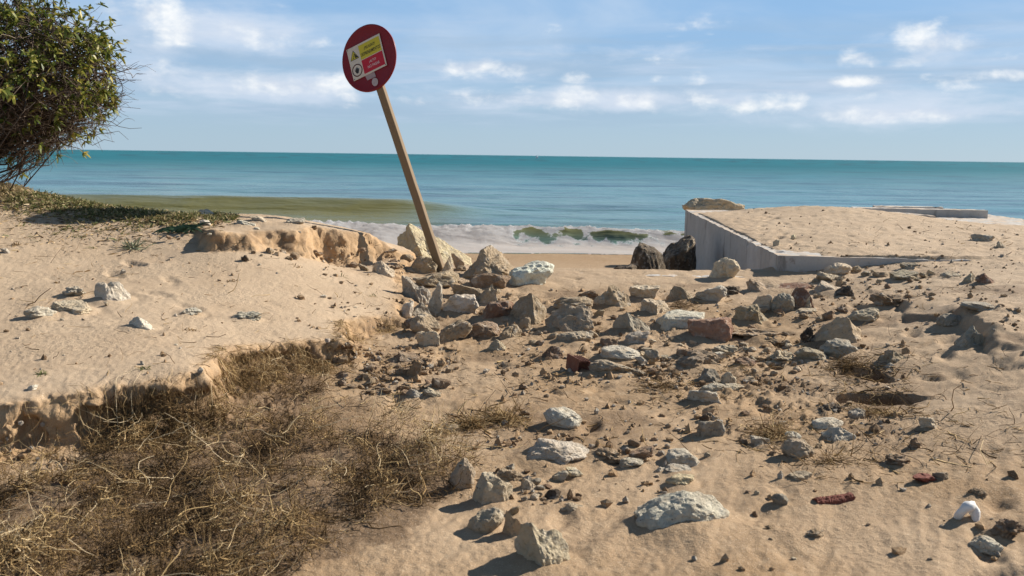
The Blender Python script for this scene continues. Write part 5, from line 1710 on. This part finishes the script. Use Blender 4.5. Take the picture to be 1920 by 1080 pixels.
def bush():
    rg = np.random.default_rng(5)
    Y0 = 9.9
    foot = hit(-30, 338)[0]
    base = np.array([foot[0], Y0, ground(foot[0], Y0) - .05])
    k = Y0 / F
    cen = np.array(at_y(-115, 138, Y0))
    rad = np.array([350 * k, 1.5, 176 * k])
    root = bpy.data.objects.new('bush', None)
    COL.objects.link(root)
    root.location = base
    tag(root, 'dense olive green bush with bare dark twigs on the dune crest', 'bush')

    def curve(a, b, n, wob, sag, rg):
        """gently kinked path a->b, arrays (N,3)"""
        t = np.linspace(0, 1, n)[None, :, None]
        P = a[:, None] * (1 - t) + b[:, None] * t
        L = np.linalg.norm(b - a, axis=1)[:, None, None]
        P = P + np.cumsum(rg.normal(size=P.shape) * wob, 1) * L * np.sin(np.pi * t) ** .7 / n ** .5
        P[..., 2] -= (sag * L * np.sin(np.pi * t))[..., 0]
        return P
    Ps, Rs, Ts = [], [], []

    def add(P, r0, r1, tone):
        t = np.linspace(0, 1, P.shape[1])[None]
        Ps.append(P)
        Rs.append(r0 * (1 - t) + r1 * t if np.ndim(r0) == 0 else r0[:, None] * (1 - t) + r1[:, None] * t)
        Ts.append(tone)
    # limbs
    nl = 22
    d = rg.normal(size=(nl, 3))
    d[:, 2] = np.abs(d[:, 2]) * .8 - .35
    d[: 15, 0] = np.abs(d[: 15, 0]) + .35
    d[:, 1] -= .3
    d /= np.linalg.norm(d, axis=1)[:, None]
    for i, (ax_, az_) in enumerate(((.9, -.15), (.85, -.4), (.7, -.6), (.95, .1), (.6, -.7), (.8, -.55), (.45, -.8))):
        v_ = np.array([ax_, rg.uniform(-.45, .2), az_])
        d[i] = v_ / np.linalg.norm(v_)
    tip1 = cen + d * rad * rg.uniform(.42, .62, (nl, 1))
    a1 = base + rg.normal(size=(nl, 3)) * np.array([.16, .12, .02])
    L1 = curve(a1, tip1, 9, .10, .12, rg)
    limb_parts = [(L1, np.full(nl, .034), np.full(nl, .016))]
    # boughs
    nb = 11
    par = np.repeat(np.arange(nl), nb)
    st_ = rg.integers(4, 9, nl * nb)
    a2 = L1[par, st_]
    d2 = d[par] * .55 + rg.normal(size=(nl * nb, 3)) * .62
    d2[:, 2] -= .10
    d2 /= np.linalg.norm(d2, axis=1)[:, None]
    tip2 = cen + d2 * rad * rg.uniform(.72, .9, (nl * nb, 1))
    L2 = curve(a2, tip2, 8, .12, .06, rg)
    # twigs to the outside of the crown
    nt = 17
    par = np.repeat(np.arange(nl * nb), nt)
    st_ = rg.integers(2, 8, len(par))
    a3 = L2[par, st_]
    d3 = d2[par] + rg.normal(size=(len(par), 3)) * .38
    d3 /= np.linalg.norm(d3, axis=1)[:, None]
    shell_ = cen + d3 * rad * rg.uniform(.86, 1.02, (len(par), 1)) ** 1
    dv = shell_ - a3
    ln = np.linalg.norm(dv, axis=1)[:, None]
    tip3 = a3 + dv / (ln + 1e-6) * np.minimum(ln, rg.uniform(.25, .75, ln.shape))
    L3 = curve(a3, tip3, 6, .16, .02, rg)
    q3 = (tip3 - cen) / rad
    # sprigs: last fine forks
    nf = 2
    par4 = np.repeat(np.arange(len(par)), nf)
    a4 = L3[par4, rg.integers(2, 6, len(par4))]
    d4 = (L3[par4, -1] - L3[par4, 0])
    d4 = d4 / (np.linalg.norm(d4, axis=1)[:, None] + 1e-6) + rg.normal(size=(len(par4), 3)) * .5
    d4 /= np.linalg.norm(d4, axis=1)[:, None]
    tip4 = a4 + d4 * rg.uniform(.08, .26, (len(par4), 1))
    L4 = curve(a4, tip4, 4, .1, 0, rg)
    # long bare sprays reaching out over the sea
    a5, b5 = [], []
    for (px, py, qx, qy) in ((205, 235, 268, 243), (190, 120, 248, 85), (214, 130, 262, 118), (212, 160, 262, 150), (205, 190, 250, 200), (195, 60, 222, 50), (120, 270, 210, 262), (60, 282, 110, 292), (150, 265, 166, 282), (195, 250, 240, 262),
                              (190, 100, 240, 100), (205, 140, 255, 165), (190, 75, 228, 78)):
        for j in range(1):
            yy = Y0 + rg.uniform(-.5, .3)
            a5.append(at_y(px - 30 + rg.normal() * 6, py + rg.normal() * 6, yy))
            b5.append(at_y(qx + rg.normal() * 9, qy + rg.normal() * 9, yy))
    L5 = curve(np.array(a5), np.array(b5), 6, .14, .05, rg)
    keep = rg.random(len(L3)) < .95

    def emit(name, groups, parent_name=None):
        Vs, Fs, Tn, off = [], [], [], 0
        for P, r0, r1, tone, sides in groups:
            t = np.linspace(0, 1, P.shape[1])[None]
            R = np.asarray(r0).reshape(-1, 1) * (1 - t) + np.asarray(r1).reshape(-1, 1) * t
            R = np.broadcast_to(R, P.shape[:2])
            v, f = tubes(P - base, R, sides)
            Vs.append(v)
            Fs.append(f + off)
            off += len(v)
            Tn.append(np.repeat(np.broadcast_to(tone, len(P)), P.shape[1] * sides))
        return obj(name, mesh_np(name, np.concatenate(Vs), Fs, M_TWIG, True, dict(tone=np.concatenate(Tn))), root)
    for i in range(nl):
        emit('limb', [(L1[i:i + 1], .036, .017, rg.uniform(.1, .4), 7)])
    o = emit('branches', [(L2, .013, .006, rg.uniform(0, .5, len(L2)), 4), (L3[keep], .0058, .0024, rg.uniform(0, .8, keep.sum()), 3), (L4, .003, .0014, rg.uniform(.1, 1, len(L4)), 3),
                          (L5, .006, .002, rg.uniform(.2, .7, len(L5)), 3)])
    tag(o, kind='stuff')
    # leaves in whorls near the tips, mostly on the upper crown
    tips = np.concatenate([tip3, tip4])
    q = (tips - cen) / rad
    ax = np.concatenate([L3[:, -1] - L3[:, -2], L4[:, -1] - L4[:, -2]])
    ax /= np.linalg.norm(ax, axis=1)[:, None] + 1e-6
    px, py = proj(tips)
    r = np.linalg.norm(q, axis=1)
    up = 1.1 * sstep(py, 175, 45) + .55 * np.exp(-((px - 185) / 50) ** 2 - ((py - 180) / 32) ** 2) + .35 * np.exp(-((px - 40) / 70) ** 2 - ((py - 110) / 60) ** 2) + .10
    clump = sstep(fbm(tips[:, 0] * 2.6, tips[:, 1] * 2.6, tips[:, 2] * 2.6, 3), -.25, .2)
    sel = (rg.random(len(tips)) < np.clip(up, 0, 1) * (.35 + .65 * clump) * .9) & (r > .62) & ~((px > 215) & (py > 110))
    tp, ax, q = tips[sel], ax[sel], q[sel]
    m = 9
    N = len(tp) * m
    o_ = np.repeat(tp, m, 0)
    dr = np.repeat(ax, m, 0) * .55 + rg.normal(size=(N, 3)) * .62 + np.array([0, 0, .18])
    dr /= np.linalg.norm(dr, axis=1)[:, None]
    ln = rg.uniform(.042, .09, (N, 1))
    t = np.array([0, .35, .7, 1.0])[None, :, None]
    P = o_[:, None] + dr[:, None] * ln[:, None] * t
    P[..., 2] -= (ln * .35 * t[0, :, 0] ** 2)
    Wd = ln * np.array([.06, .17, .14, .01])[None]
    tone = np.clip(rg.beta(1.6, 2.2, N) + .12 * np.repeat(rg.normal(size=len(tp)), m) + .16 * (np.repeat(q[:, 0], m) > .55), 0, 1)
    tone = np.where(rg.random(N) < .05, .95, tone)
    front = np.argsort(o_[:, 1] - .5 * ln[:, 0])
    fx, fy = proj(o_)
    vis = [i for i in front if -5 < fx[i] < 300 and 0 < fy[i] < 300][:300]
    mask = np.ones(N, bool)
    mask[vis] = False
    v, f = ribbons((P - base)[mask], Wd[mask], None)
    lo = obj('leaves', mesh_np('leaves', v, f, M_LEAF, True, dict(tone=np.repeat(tone[mask], 8))), root)
    tag(lo, kind='stuff')
    for i in vis:
        v, f = ribbons((P - base)[i:i + 1], Wd[i:i + 1], None)
        obj('leaf', mesh_np('leaf', v, f, M_LEAF, True, dict(tone=np.full(8, tone[i]))), root)


bush()


def blades(pts, n_each, hmin, hmax, w, spread, seed, up=1.0):
    rg = np.random.default_rng(seed)
    N = len(pts) * n_each
    o = np.repeat(pts, n_each, 0) + rg.normal(size=(N, 3)) * np.array([spread, spread, 0])
    o[:, 2] = ground(o[:, 0], o[:, 1]) - .005
    dr = rg.normal(size=(N, 3)) * np.array([.8, .8, .3]) + np.array([0, 0, up])
    dr /= np.linalg.norm(dr, axis=1)[:, None]
    ln = rg.uniform(hmin, hmax, (N, 1))
    t = np.linspace(0, 1, 4)[None, :, None]
    P = o[:, None] + dr[:, None] * ln[:, None] * t
    P[..., 2] -= (ln * .4 * t[0, :, 0] ** 2)
    Wd = w * rg.uniform(.6, 1.3, (N, 1)) * np.array([1, .95, .65, .05])[None]
    return P, Wd


def ground_cover():
    rg = np.random.default_rng(8)
    # px boxes along the crest
    pts = []
    for i in range(9000):
        x = rg.uniform(-60, 440)
        crest = np.interp(x, [-60, 0, 60, 120, 200, 260, 330, 400, 440], [325, 335, 352, 372, 385, 393, 402, 406, 410])
        wid = np.interp(x, [-60, 0, 100, 200, 300, 400, 440], [26, 34, 26, 22, 15, 7, 4])
        pts.append((x, crest - 4 + rg.gamma(1.6, .42) * wid))
    pts = np.array(pts)
    H = hit(pts[:, 0], pts[:, 1])
    H = H[(H[:, 1] < 12)]
    keep = fbm(H[:, 0] * 4, H[:, 1] * 4, 1, 3) + rg.normal(size=len(H)) * .25 > -.22
    H = H[keep]
    P, Wd = blades(H, 3, .03, .11, .0066, .02, 12, .55)
    v, f = ribbons(P, Wd, None)
    tone = np.clip(.12 + rg.beta(1.5, 1.6, len(P)) + .35 * (P[:, 0, 0] < -5.1), 0, 1)
    o = obj('ground_cover', mesh_np('ground_cover', v, f, M_GRASS, True, dict(tone=np.repeat(tone, 8))))
    tag(o, 'low green and straw coloured ground cover along the dune crest', 'ground cover', kind='stuff')
    # dry litter on the sand under the bush
    pts = np.stack([rg.uniform(-80, 420, 1500), 0 * rg.random(1500)], -1)
    pts[:, 1] = np.interp(pts[:, 0], [-80, 0, 200, 420], [365, 372, 400, 415]) + rg.gamma(1.3, 26, 1500) * np.interp(pts[:, 0], [-80, 120, 420], [1.0, .8, .25])
    H = hit(pts[:, 0], pts[:, 1])
    N = len(H)
    a = rg.uniform(0, 6.28, N)
    ln = rg.uniform(.02, .09, N)
    t = np.linspace(-.5, .5, 3)
    P = H[:, None] + np.stack([np.cos(a), np.sin(a), rg.normal(size=N) * .15], -1)[:, None] * (ln[:, None] * t[None])[..., None]
    P[..., 2] += .008
    v, f = ribbons(P, np.broadcast_to(np.array([.002, .007, .001]), (N, 3)) * rg.uniform(.4, 1.2, (N, 1)), None)
    o = obj('leaf_litter', mesh_np('leaf_litter', v, f, M_ROOT, True, dict(tone=np.repeat(rg.beta(.8, 1.1, N), 6))))
    tag(o, 'dry brown leaf litter scattered on the sand below the bush', 'leaf litter', kind='stuff')


ground_cover()


def tuft(px, py, w, h, n, mat, label, name='grass_tuft', cat='grass tuft', tones=(0, 1), up=.8, seed=1, width=.0035, group=None):
    H = hit(px, py)[0]
    k = H[1] / F
    rg = np.random.default_rng(seed)
    P, Wd = blades(H[None], n, h * k * .6, h * k * 1.5, width, w * k * .16, seed, up)
    H[2] = ground(H[0], H[1])
    v, f = ribbons(P - H, Wd, None)
    o = obj(name, mesh_np(name, v, f, mat, True, dict(tone=np.repeat(rg.uniform(*tones, len(P)), 8))), loc=H)
    tag(o, label, cat, group)


def strap_plant():
    rg = np.random.default_rng(31)
    H = hit(335, 437)[0]
    k = H[1] / F
    root = bpy.data.objects.new('strap_leaved_plant', None)
    COL.objects.link(root)
    H[2] = ground(H[0], H[1])
    root.location = H
    tag(root, 'dark green strap leaved plant sprawling on the dune below the crest', 'plant')
    for i in range(26):
        sgn = rg.choice([-1, 1])
        L = rg.uniform(22, 52) * k
        a = rg.uniform(-.5, .5)
        t = np.linspace(0, 1, 9)
        c = np.array([rg.normal() * 10 * k, rg.normal() * .04, 0])
        P = np.stack([c[0] + sgn * L * t * math.cos(a), c[1] + L * t * math.sin(a), .01 + L * (rg.uniform(.5, 1.1) * t - rg.uniform(.5, .95) * t * t)], -1)[None]
        wd = (.011 * np.array([.7, 1, 1, 1, .95, .85, .65, .4, .05]))[None]
        v, f = ribbons(P, wd, None)
        obj('leaf', mesh_np('leaf', v, f, M_DAFF, True, dict(tone=np.full(18, rg.random()))), root)


strap_plant()
tuft(250, 466, 40, 34, 60, M_SILVER, 'small silvery green herb on the sand before the strap leaved plant', 'herb', 'plant', (.2, 1), .8, 3, .006)
GT = 'small dry tufts on the dune'
for i, (x, y, w, h, lab) in enumerate((  # noqa
        (293, 480, 26, 7, 'flat green brown tuft just below the silvery herb'),
        (28, 460, 34, 14, 'dry brown tuft at the far end of the dune'),
        (108, 531, 24, 8, 'tiny dry tuft above the small crumbly white stone'),
        (435, 527, 30, 8, 'dry flat tuft in the middle of the dune'),
        (553, 499, 40, 8, 'dry tuft below the crumbling bank'),
        (357, 620, 40, 10, 'flat brown tuft by the low crumbled white stone'),
        (270, 692, 26, 14, 'thin spiky tuft close above the scarp edge'),
        (80, 702, 18, 16, 'small two bladed sprout near the scarp edge'),
        (640, 520, 12, 14, 'tiny sprout on the slope beside the sign heap'),
        (700, 556, 14, 12, 'tiny sprout near the tip of the dune'),
        (130, 430, 60, 14, 'loose green tuft below the crest grass'),
        (150, 445, 40, 10, 'loose straggling tuft on sand below the loose green one'))):
    tuft(x, y, w, h, 44 if w > 16 else 12, M_ROOT if 'brown' in lab or 'dry' in lab else M_GRASS, lab, tones=(.05, .5), up=.5, seed=40 + i, group=GT)


# ---------------------------------------------------------------- roots, twigs, crumbs
def strand_mesh(name, P, R, tone, mat, k=3):
    v, f = tubes(P, R, k)
    return obj(name, mesh_np(name, v, f, mat, True, dict(tone=np.repeat(tone, P.shape[1] * k))))


def walk(o, ang, pitch, ln, n, curl, rg):
    """bent strands from points o"""
    N = len(o)
    a = ang[:, None] + np.cumsum(rg.normal(size=(N, n - 1)) * curl, 1)
    p = pitch[:, None] + np.cumsum(rg.normal(size=(N, n - 1)) * curl * .6, 1)
    st_ = (ln / (n - 1))[:, None]
    D = np.stack([np.cos(a) * np.cos(p) * st_, np.sin(a) * np.cos(p) * st_, np.sin(p) * st_], -1)
    return o[:, None] + np.concatenate([np.zeros((N, 1, 3)), np.cumsum(D, 1)], 1)


def roots():
    rg = np.random.default_rng(17)
    poly = np.array(ROOT_PX, float)
    n = 86000
    cand = np.stack([rg.uniform(-420, 920, n), rg.uniform(690, 1290, n)], -1)
    ins = sdist(cand[:, 0], cand[:, 1], ROOT_PX, len(ROOT_PX))
    dens = sstep(ins, -14, 22)
    cand = cand[rg.random(n) < dens]
    H = hit(cand[:, 0], cand[:, 1])
    # thinner near the camera because a pixel there covers less ground
    H = H[rg.random(len(H)) < np.clip((H[:, 1] / 4.4) ** 1.3, 0, 1) * .8]
    x, y = H[:, 0], H[:, 1]
    heap = root_heap(x, y)
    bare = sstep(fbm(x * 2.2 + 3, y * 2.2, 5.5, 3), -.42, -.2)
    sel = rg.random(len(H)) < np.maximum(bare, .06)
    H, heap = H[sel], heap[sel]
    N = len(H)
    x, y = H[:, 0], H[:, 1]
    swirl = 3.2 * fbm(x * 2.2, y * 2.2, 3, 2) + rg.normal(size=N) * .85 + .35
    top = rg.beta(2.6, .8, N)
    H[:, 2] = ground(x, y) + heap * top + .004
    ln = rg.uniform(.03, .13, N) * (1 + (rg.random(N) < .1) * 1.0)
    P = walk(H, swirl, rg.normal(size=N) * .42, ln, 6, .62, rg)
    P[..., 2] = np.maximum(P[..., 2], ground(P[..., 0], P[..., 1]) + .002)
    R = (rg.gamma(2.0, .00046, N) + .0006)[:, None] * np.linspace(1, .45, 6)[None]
    hi = np.clip((heap * top) / .16, 0, 1)  # lower strands painted darker: shade of the hollows put into their tone
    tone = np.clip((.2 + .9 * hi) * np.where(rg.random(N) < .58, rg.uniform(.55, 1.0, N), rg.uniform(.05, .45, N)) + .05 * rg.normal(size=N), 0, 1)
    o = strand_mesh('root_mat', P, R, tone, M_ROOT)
    tag(o, 'tangled mat of dry brown roots washed out below the scarp', 'roots', kind='stuff')
    # pale long stolons lying over the mat
    M = 300
    i = rg.integers(0, N, M)
    o = H[i].copy()
    o[:, 2] = ground(o[:, 0], o[:, 1]) + heap[i] + .012
    P = walk(o, swirl[i] + rg.normal(size=M) * .6, rg.normal(size=M) * .12, rg.uniform(.10, .34, M), 9, .3, rg)
    P[..., 2] = np.maximum(P[..., 2], ground(P[..., 0], P[..., 1]) + .3 * root_heap(P[..., 0], P[..., 1]) + .006)
    R = (rg.uniform(.0009, .0022, M))[:, None] * np.linspace(1, .5, 9)[None]
    o = strand_mesh('pale_roots', P, R, np.clip(rg.normal(.82, .15, M), 0, 1), M_ROOT, 4)
    tag(o, 'long pale runner roots lying over the brown root mat', 'roots', kind='stuff')
    # beard of roots hanging out of the scarp
    V = []
    lp = [np.array(p[:2]) for p in _lp]
    for a, b, num in ((0, 1, 350), (1, 2, 750), (2, 3, 900), (3, 4, 1500), (4, 5, 1000), (5, 6, 400), (6, 7, 450)):
        t = rg.random((num, 1))
        V.append(lp[a] * (1 - t) + lp[b] * t)
    V = np.concatenate(V)
    N = len(V)
    V = V + rg.normal(size=V.shape) * .04 + np.array([.01, -.085])
    cl = fbm(V[:, 0] * 5, V[:, 1] * 5, 2, 3) + .25 * rg.normal(size=N)
    V = V[cl > -.12]
    N = len(V)
    o = np.concatenate([V, (ground(V[:, 0], V[:, 1]) + rg.uniform(-.02, .03, N))[:, None]], 1)
    P = walk(o, rg.normal(-1.35, .8, N), rg.normal(-.75, .5, N), rg.uniform(.05, .2, N), 6, .35, rg)
    P[..., 2] = np.maximum(P[..., 2], ground(P[..., 0], P[..., 1]) + .003)
    R = (rg.gamma(2.0, .00038, N) + .0005)[:, None] * np.linspace(1, .4, 6)[None]
    o = strand_mesh('hanging_roots', P, R, np.clip(rg.beta(1.5, 1.8, N) * .9, 0, 1), M_ROOT)
    tag(o, 'beard of fine brown roots hanging out of the scarp face', 'roots', kind='stuff')


roots()


def twigs():
    rg = np.random.default_rng(19)
    boxes = [(620, 535, 1760, 720, 500), (860, 640, 1900, 860, 420), (1250, 560, 1310, 585, 60), (1430, 640, 1560, 700, 70), (1550, 670, 1720, 770, 240), (1380, 770, 1520, 850, 110), (850, 770, 990, 810, 150),
             (1180, 690, 1420, 750, 200), (1640, 770, 1920, 880, 150), (20, 440, 720, 700, 200), (-60, 365, 330, 470, 150), (1600, 400, 1915, 560, 170), (1500, 840, 1700, 910, 60), (620, 640, 800, 780, 160)]
    pts = np.concatenate([np.stack([rg.uniform(a, c, n), rg.uniform(b, d, n)], -1) for a, b, c, d, n in boxes])
    H = hit(pts[:, 0], pts[:, 1])
    N = len(H)
    H[:, 2] = ground(H[:, 0], H[:, 1]) + rg.uniform(.002, .012, N)
    P = walk(H, rg.uniform(0, 6.28, N), rg.normal(.05, .25, N), rg.gamma(2.0, .035, N) + .02, 5, .35, rg)
    P[..., 2] = np.maximum(P[..., 2], ground(P[..., 0], P[..., 1]) + .002)
    R = (rg.gamma(2., .0007, N) + .0007)[:, None] * np.linspace(1, .5, 5)[None]
    o = strand_mesh('twig_litter', P, R, np.clip(rg.beta(1.1, 1.8, N), 0, 1) * .8, M_ROOT)
    tag(o, 'thin dark twigs and dry stems littering the sand', 'twig litter', kind='stuff')

    def nest(cx, cy, w, h, n, label, seed, hgt=.03, tone=(.1, .8)):
        rg = np.random.default_rng(seed)
        pts = np.stack([rg.normal(cx, w / 4, n), rg.normal(cy, h / 4, n)], -1)
        H = hit(pts[:, 0], pts[:, 1])
        c = H.mean(0)
        c[2] = ground(c[0], c[1])
        H[:, 2] = ground(H[:, 0], H[:, 1]) + hgt * rg.random(n) * np.exp(-((pts[:, 0] - cx) / (w * .45)) ** 2)
        P = walk(H, rg.uniform(0, 6.28, n), rg.normal(.1, .3, n), rg.uniform(.04, .16, n), 6, .4, rg)
        P[..., 2] = np.maximum(P[..., 2], ground(P[..., 0], P[..., 1]) + .002)
        v, f = tubes(P - c, (rg.gamma(2., .0005, n) + .0007)[:, None] * np.linspace(1, .5, 6)[None], 3)
        o = obj('stem_tuft', mesh_np('stem_tuft', v, f, M_ROOT, True, dict(tone=np.repeat(rg.uniform(*tone, n), 18))), loc=c)
        tag(o, label, 'stem tuft', kind='stuff' if seed >= 4 else None)
    nest(945, 790, 60, 14, 300, 'dry brown tuft of stems between the root mat and the lone white stone', 1)
    nest(884, 801, 34, 9, 190, 'small flat tuft of stems beside the larger brown tuft', 2)
    nest(1450, 818, 74, 30, 230, 'tuft of dry stems caught behind the pale rounded stone', 3, .035)
    nest(1278, 574, 40, 10, 110, 'dark twiggy clump under the tan ridged stone', 4, .02, (0, .35))
    nest(1596, 692, 84, 46, 260, 'dark tangle of stems in the shaded washout', 5, .02, (0, .45))
    nest(1640, 776, 130, 14, 130, 'straggle of dry stems along the lip of the washout hollow', 6, .012, (.1, .8))
    nest(1250, 727, 120, 18, 120, 'dark stem debris lying before the large tan boulder', 7, .015, (0, .5))
    nest(1560, 865, 150, 22, 110, 'thin trailing stem litter beyond the pale rounded stone', 8, .015, (0, .6))


twigs()


def crumbs():
    """pebbles and crumbs of sand too many to count"""
    rg = np.random.default_rng(23)
    boxes = [(940, 545, 1640, 720, 1700), (620, 560, 960, 720, 500), (880, 640, 1700, 840, 1300), (640, 650, 860, 740, 900), (1500, 470, 1915, 620, 900), (880, 820, 1250, 950, 300), (1300, 860, 1915, 1075, 70), (0, 430, 740, 740, 260), (1380, 390, 1915, 470, 420),
             (600, 480, 760, 520, 260), (740, 480, 960, 560, 400), (0, 800, 300, 910, 260), (1180, 640, 1560, 740, 700)]
    pts = np.concatenate([np.stack([rg.uniform(a, c, n), rg.uniform(b, d, n)], -1) for a, b, c, d, n in boxes])
    H = hit(pts[:, 0], pts[:, 1])
    H = H[fbm(H[:, 0] * 1.7, H[:, 1] * 1.7, 6, 3) + rg.normal(size=len(H)) * .22 > -.05]
    N = len(H)
    V0, F0 = ICO[1]
    for name, lab, half, tone in (('sand_crumbs', 'crumbs and little clods of brown sand strewn over the beach', 0, (.36, .25, .155)), ('pebbles', 'pale and grey pebbles strewn over the sand', 1, (.5, .43, .34))):
        h = H[half::2] if half == 0 else H[1::4]
        n = len(h)
        s = np.clip(rg.gamma(1.5, .0048, n) + .0035, 0, .026) * (1.1 if half == 0 else .85)
        sc = rg.uniform(.6, 1.25, (n, 1, 3)) * s[:, None, None]
        jit = 1 + .28 * rg.normal(size=(n, len(V0), 1))
        V = V0[None] * jit * sc
        a = rg.uniform(0, 6.28, n)
        c_, s_ = np.cos(a)[:, None], np.sin(a)[:, None]
        V = np.stack([V[..., 0] * c_ - V[..., 1] * s_, V[..., 0] * s_ + V[..., 1] * c_, V[..., 2]], -1)
        V = V + np.stack([h[:, 0], h[:, 1], ground(h[:, 0], h[:, 1]) + s * .25], -1)[:, None]
        Fq = (F0[None] + (np.arange(n) * len(V0))[:, None, None]).reshape(-1, 3)
        if half == 0:
            o = obj(name, mesh_np(name, V.reshape(-1, 3), Fq, M_SAND, False, dict(wet=np.full(n * len(V0), .9), face=np.full(n * len(V0), .2), dark=np.repeat((rg.random(n) < .35) * .8, len(V0)))))
        else:
            o = obj(name, mesh_np(name, V.reshape(-1, 3), Fq, M_ROCK, False))
            o.color = (*tone, 1)
        tag(o, lab, 'pebbles' if half else 'sand crumbs', kind='stuff')


crumbs()
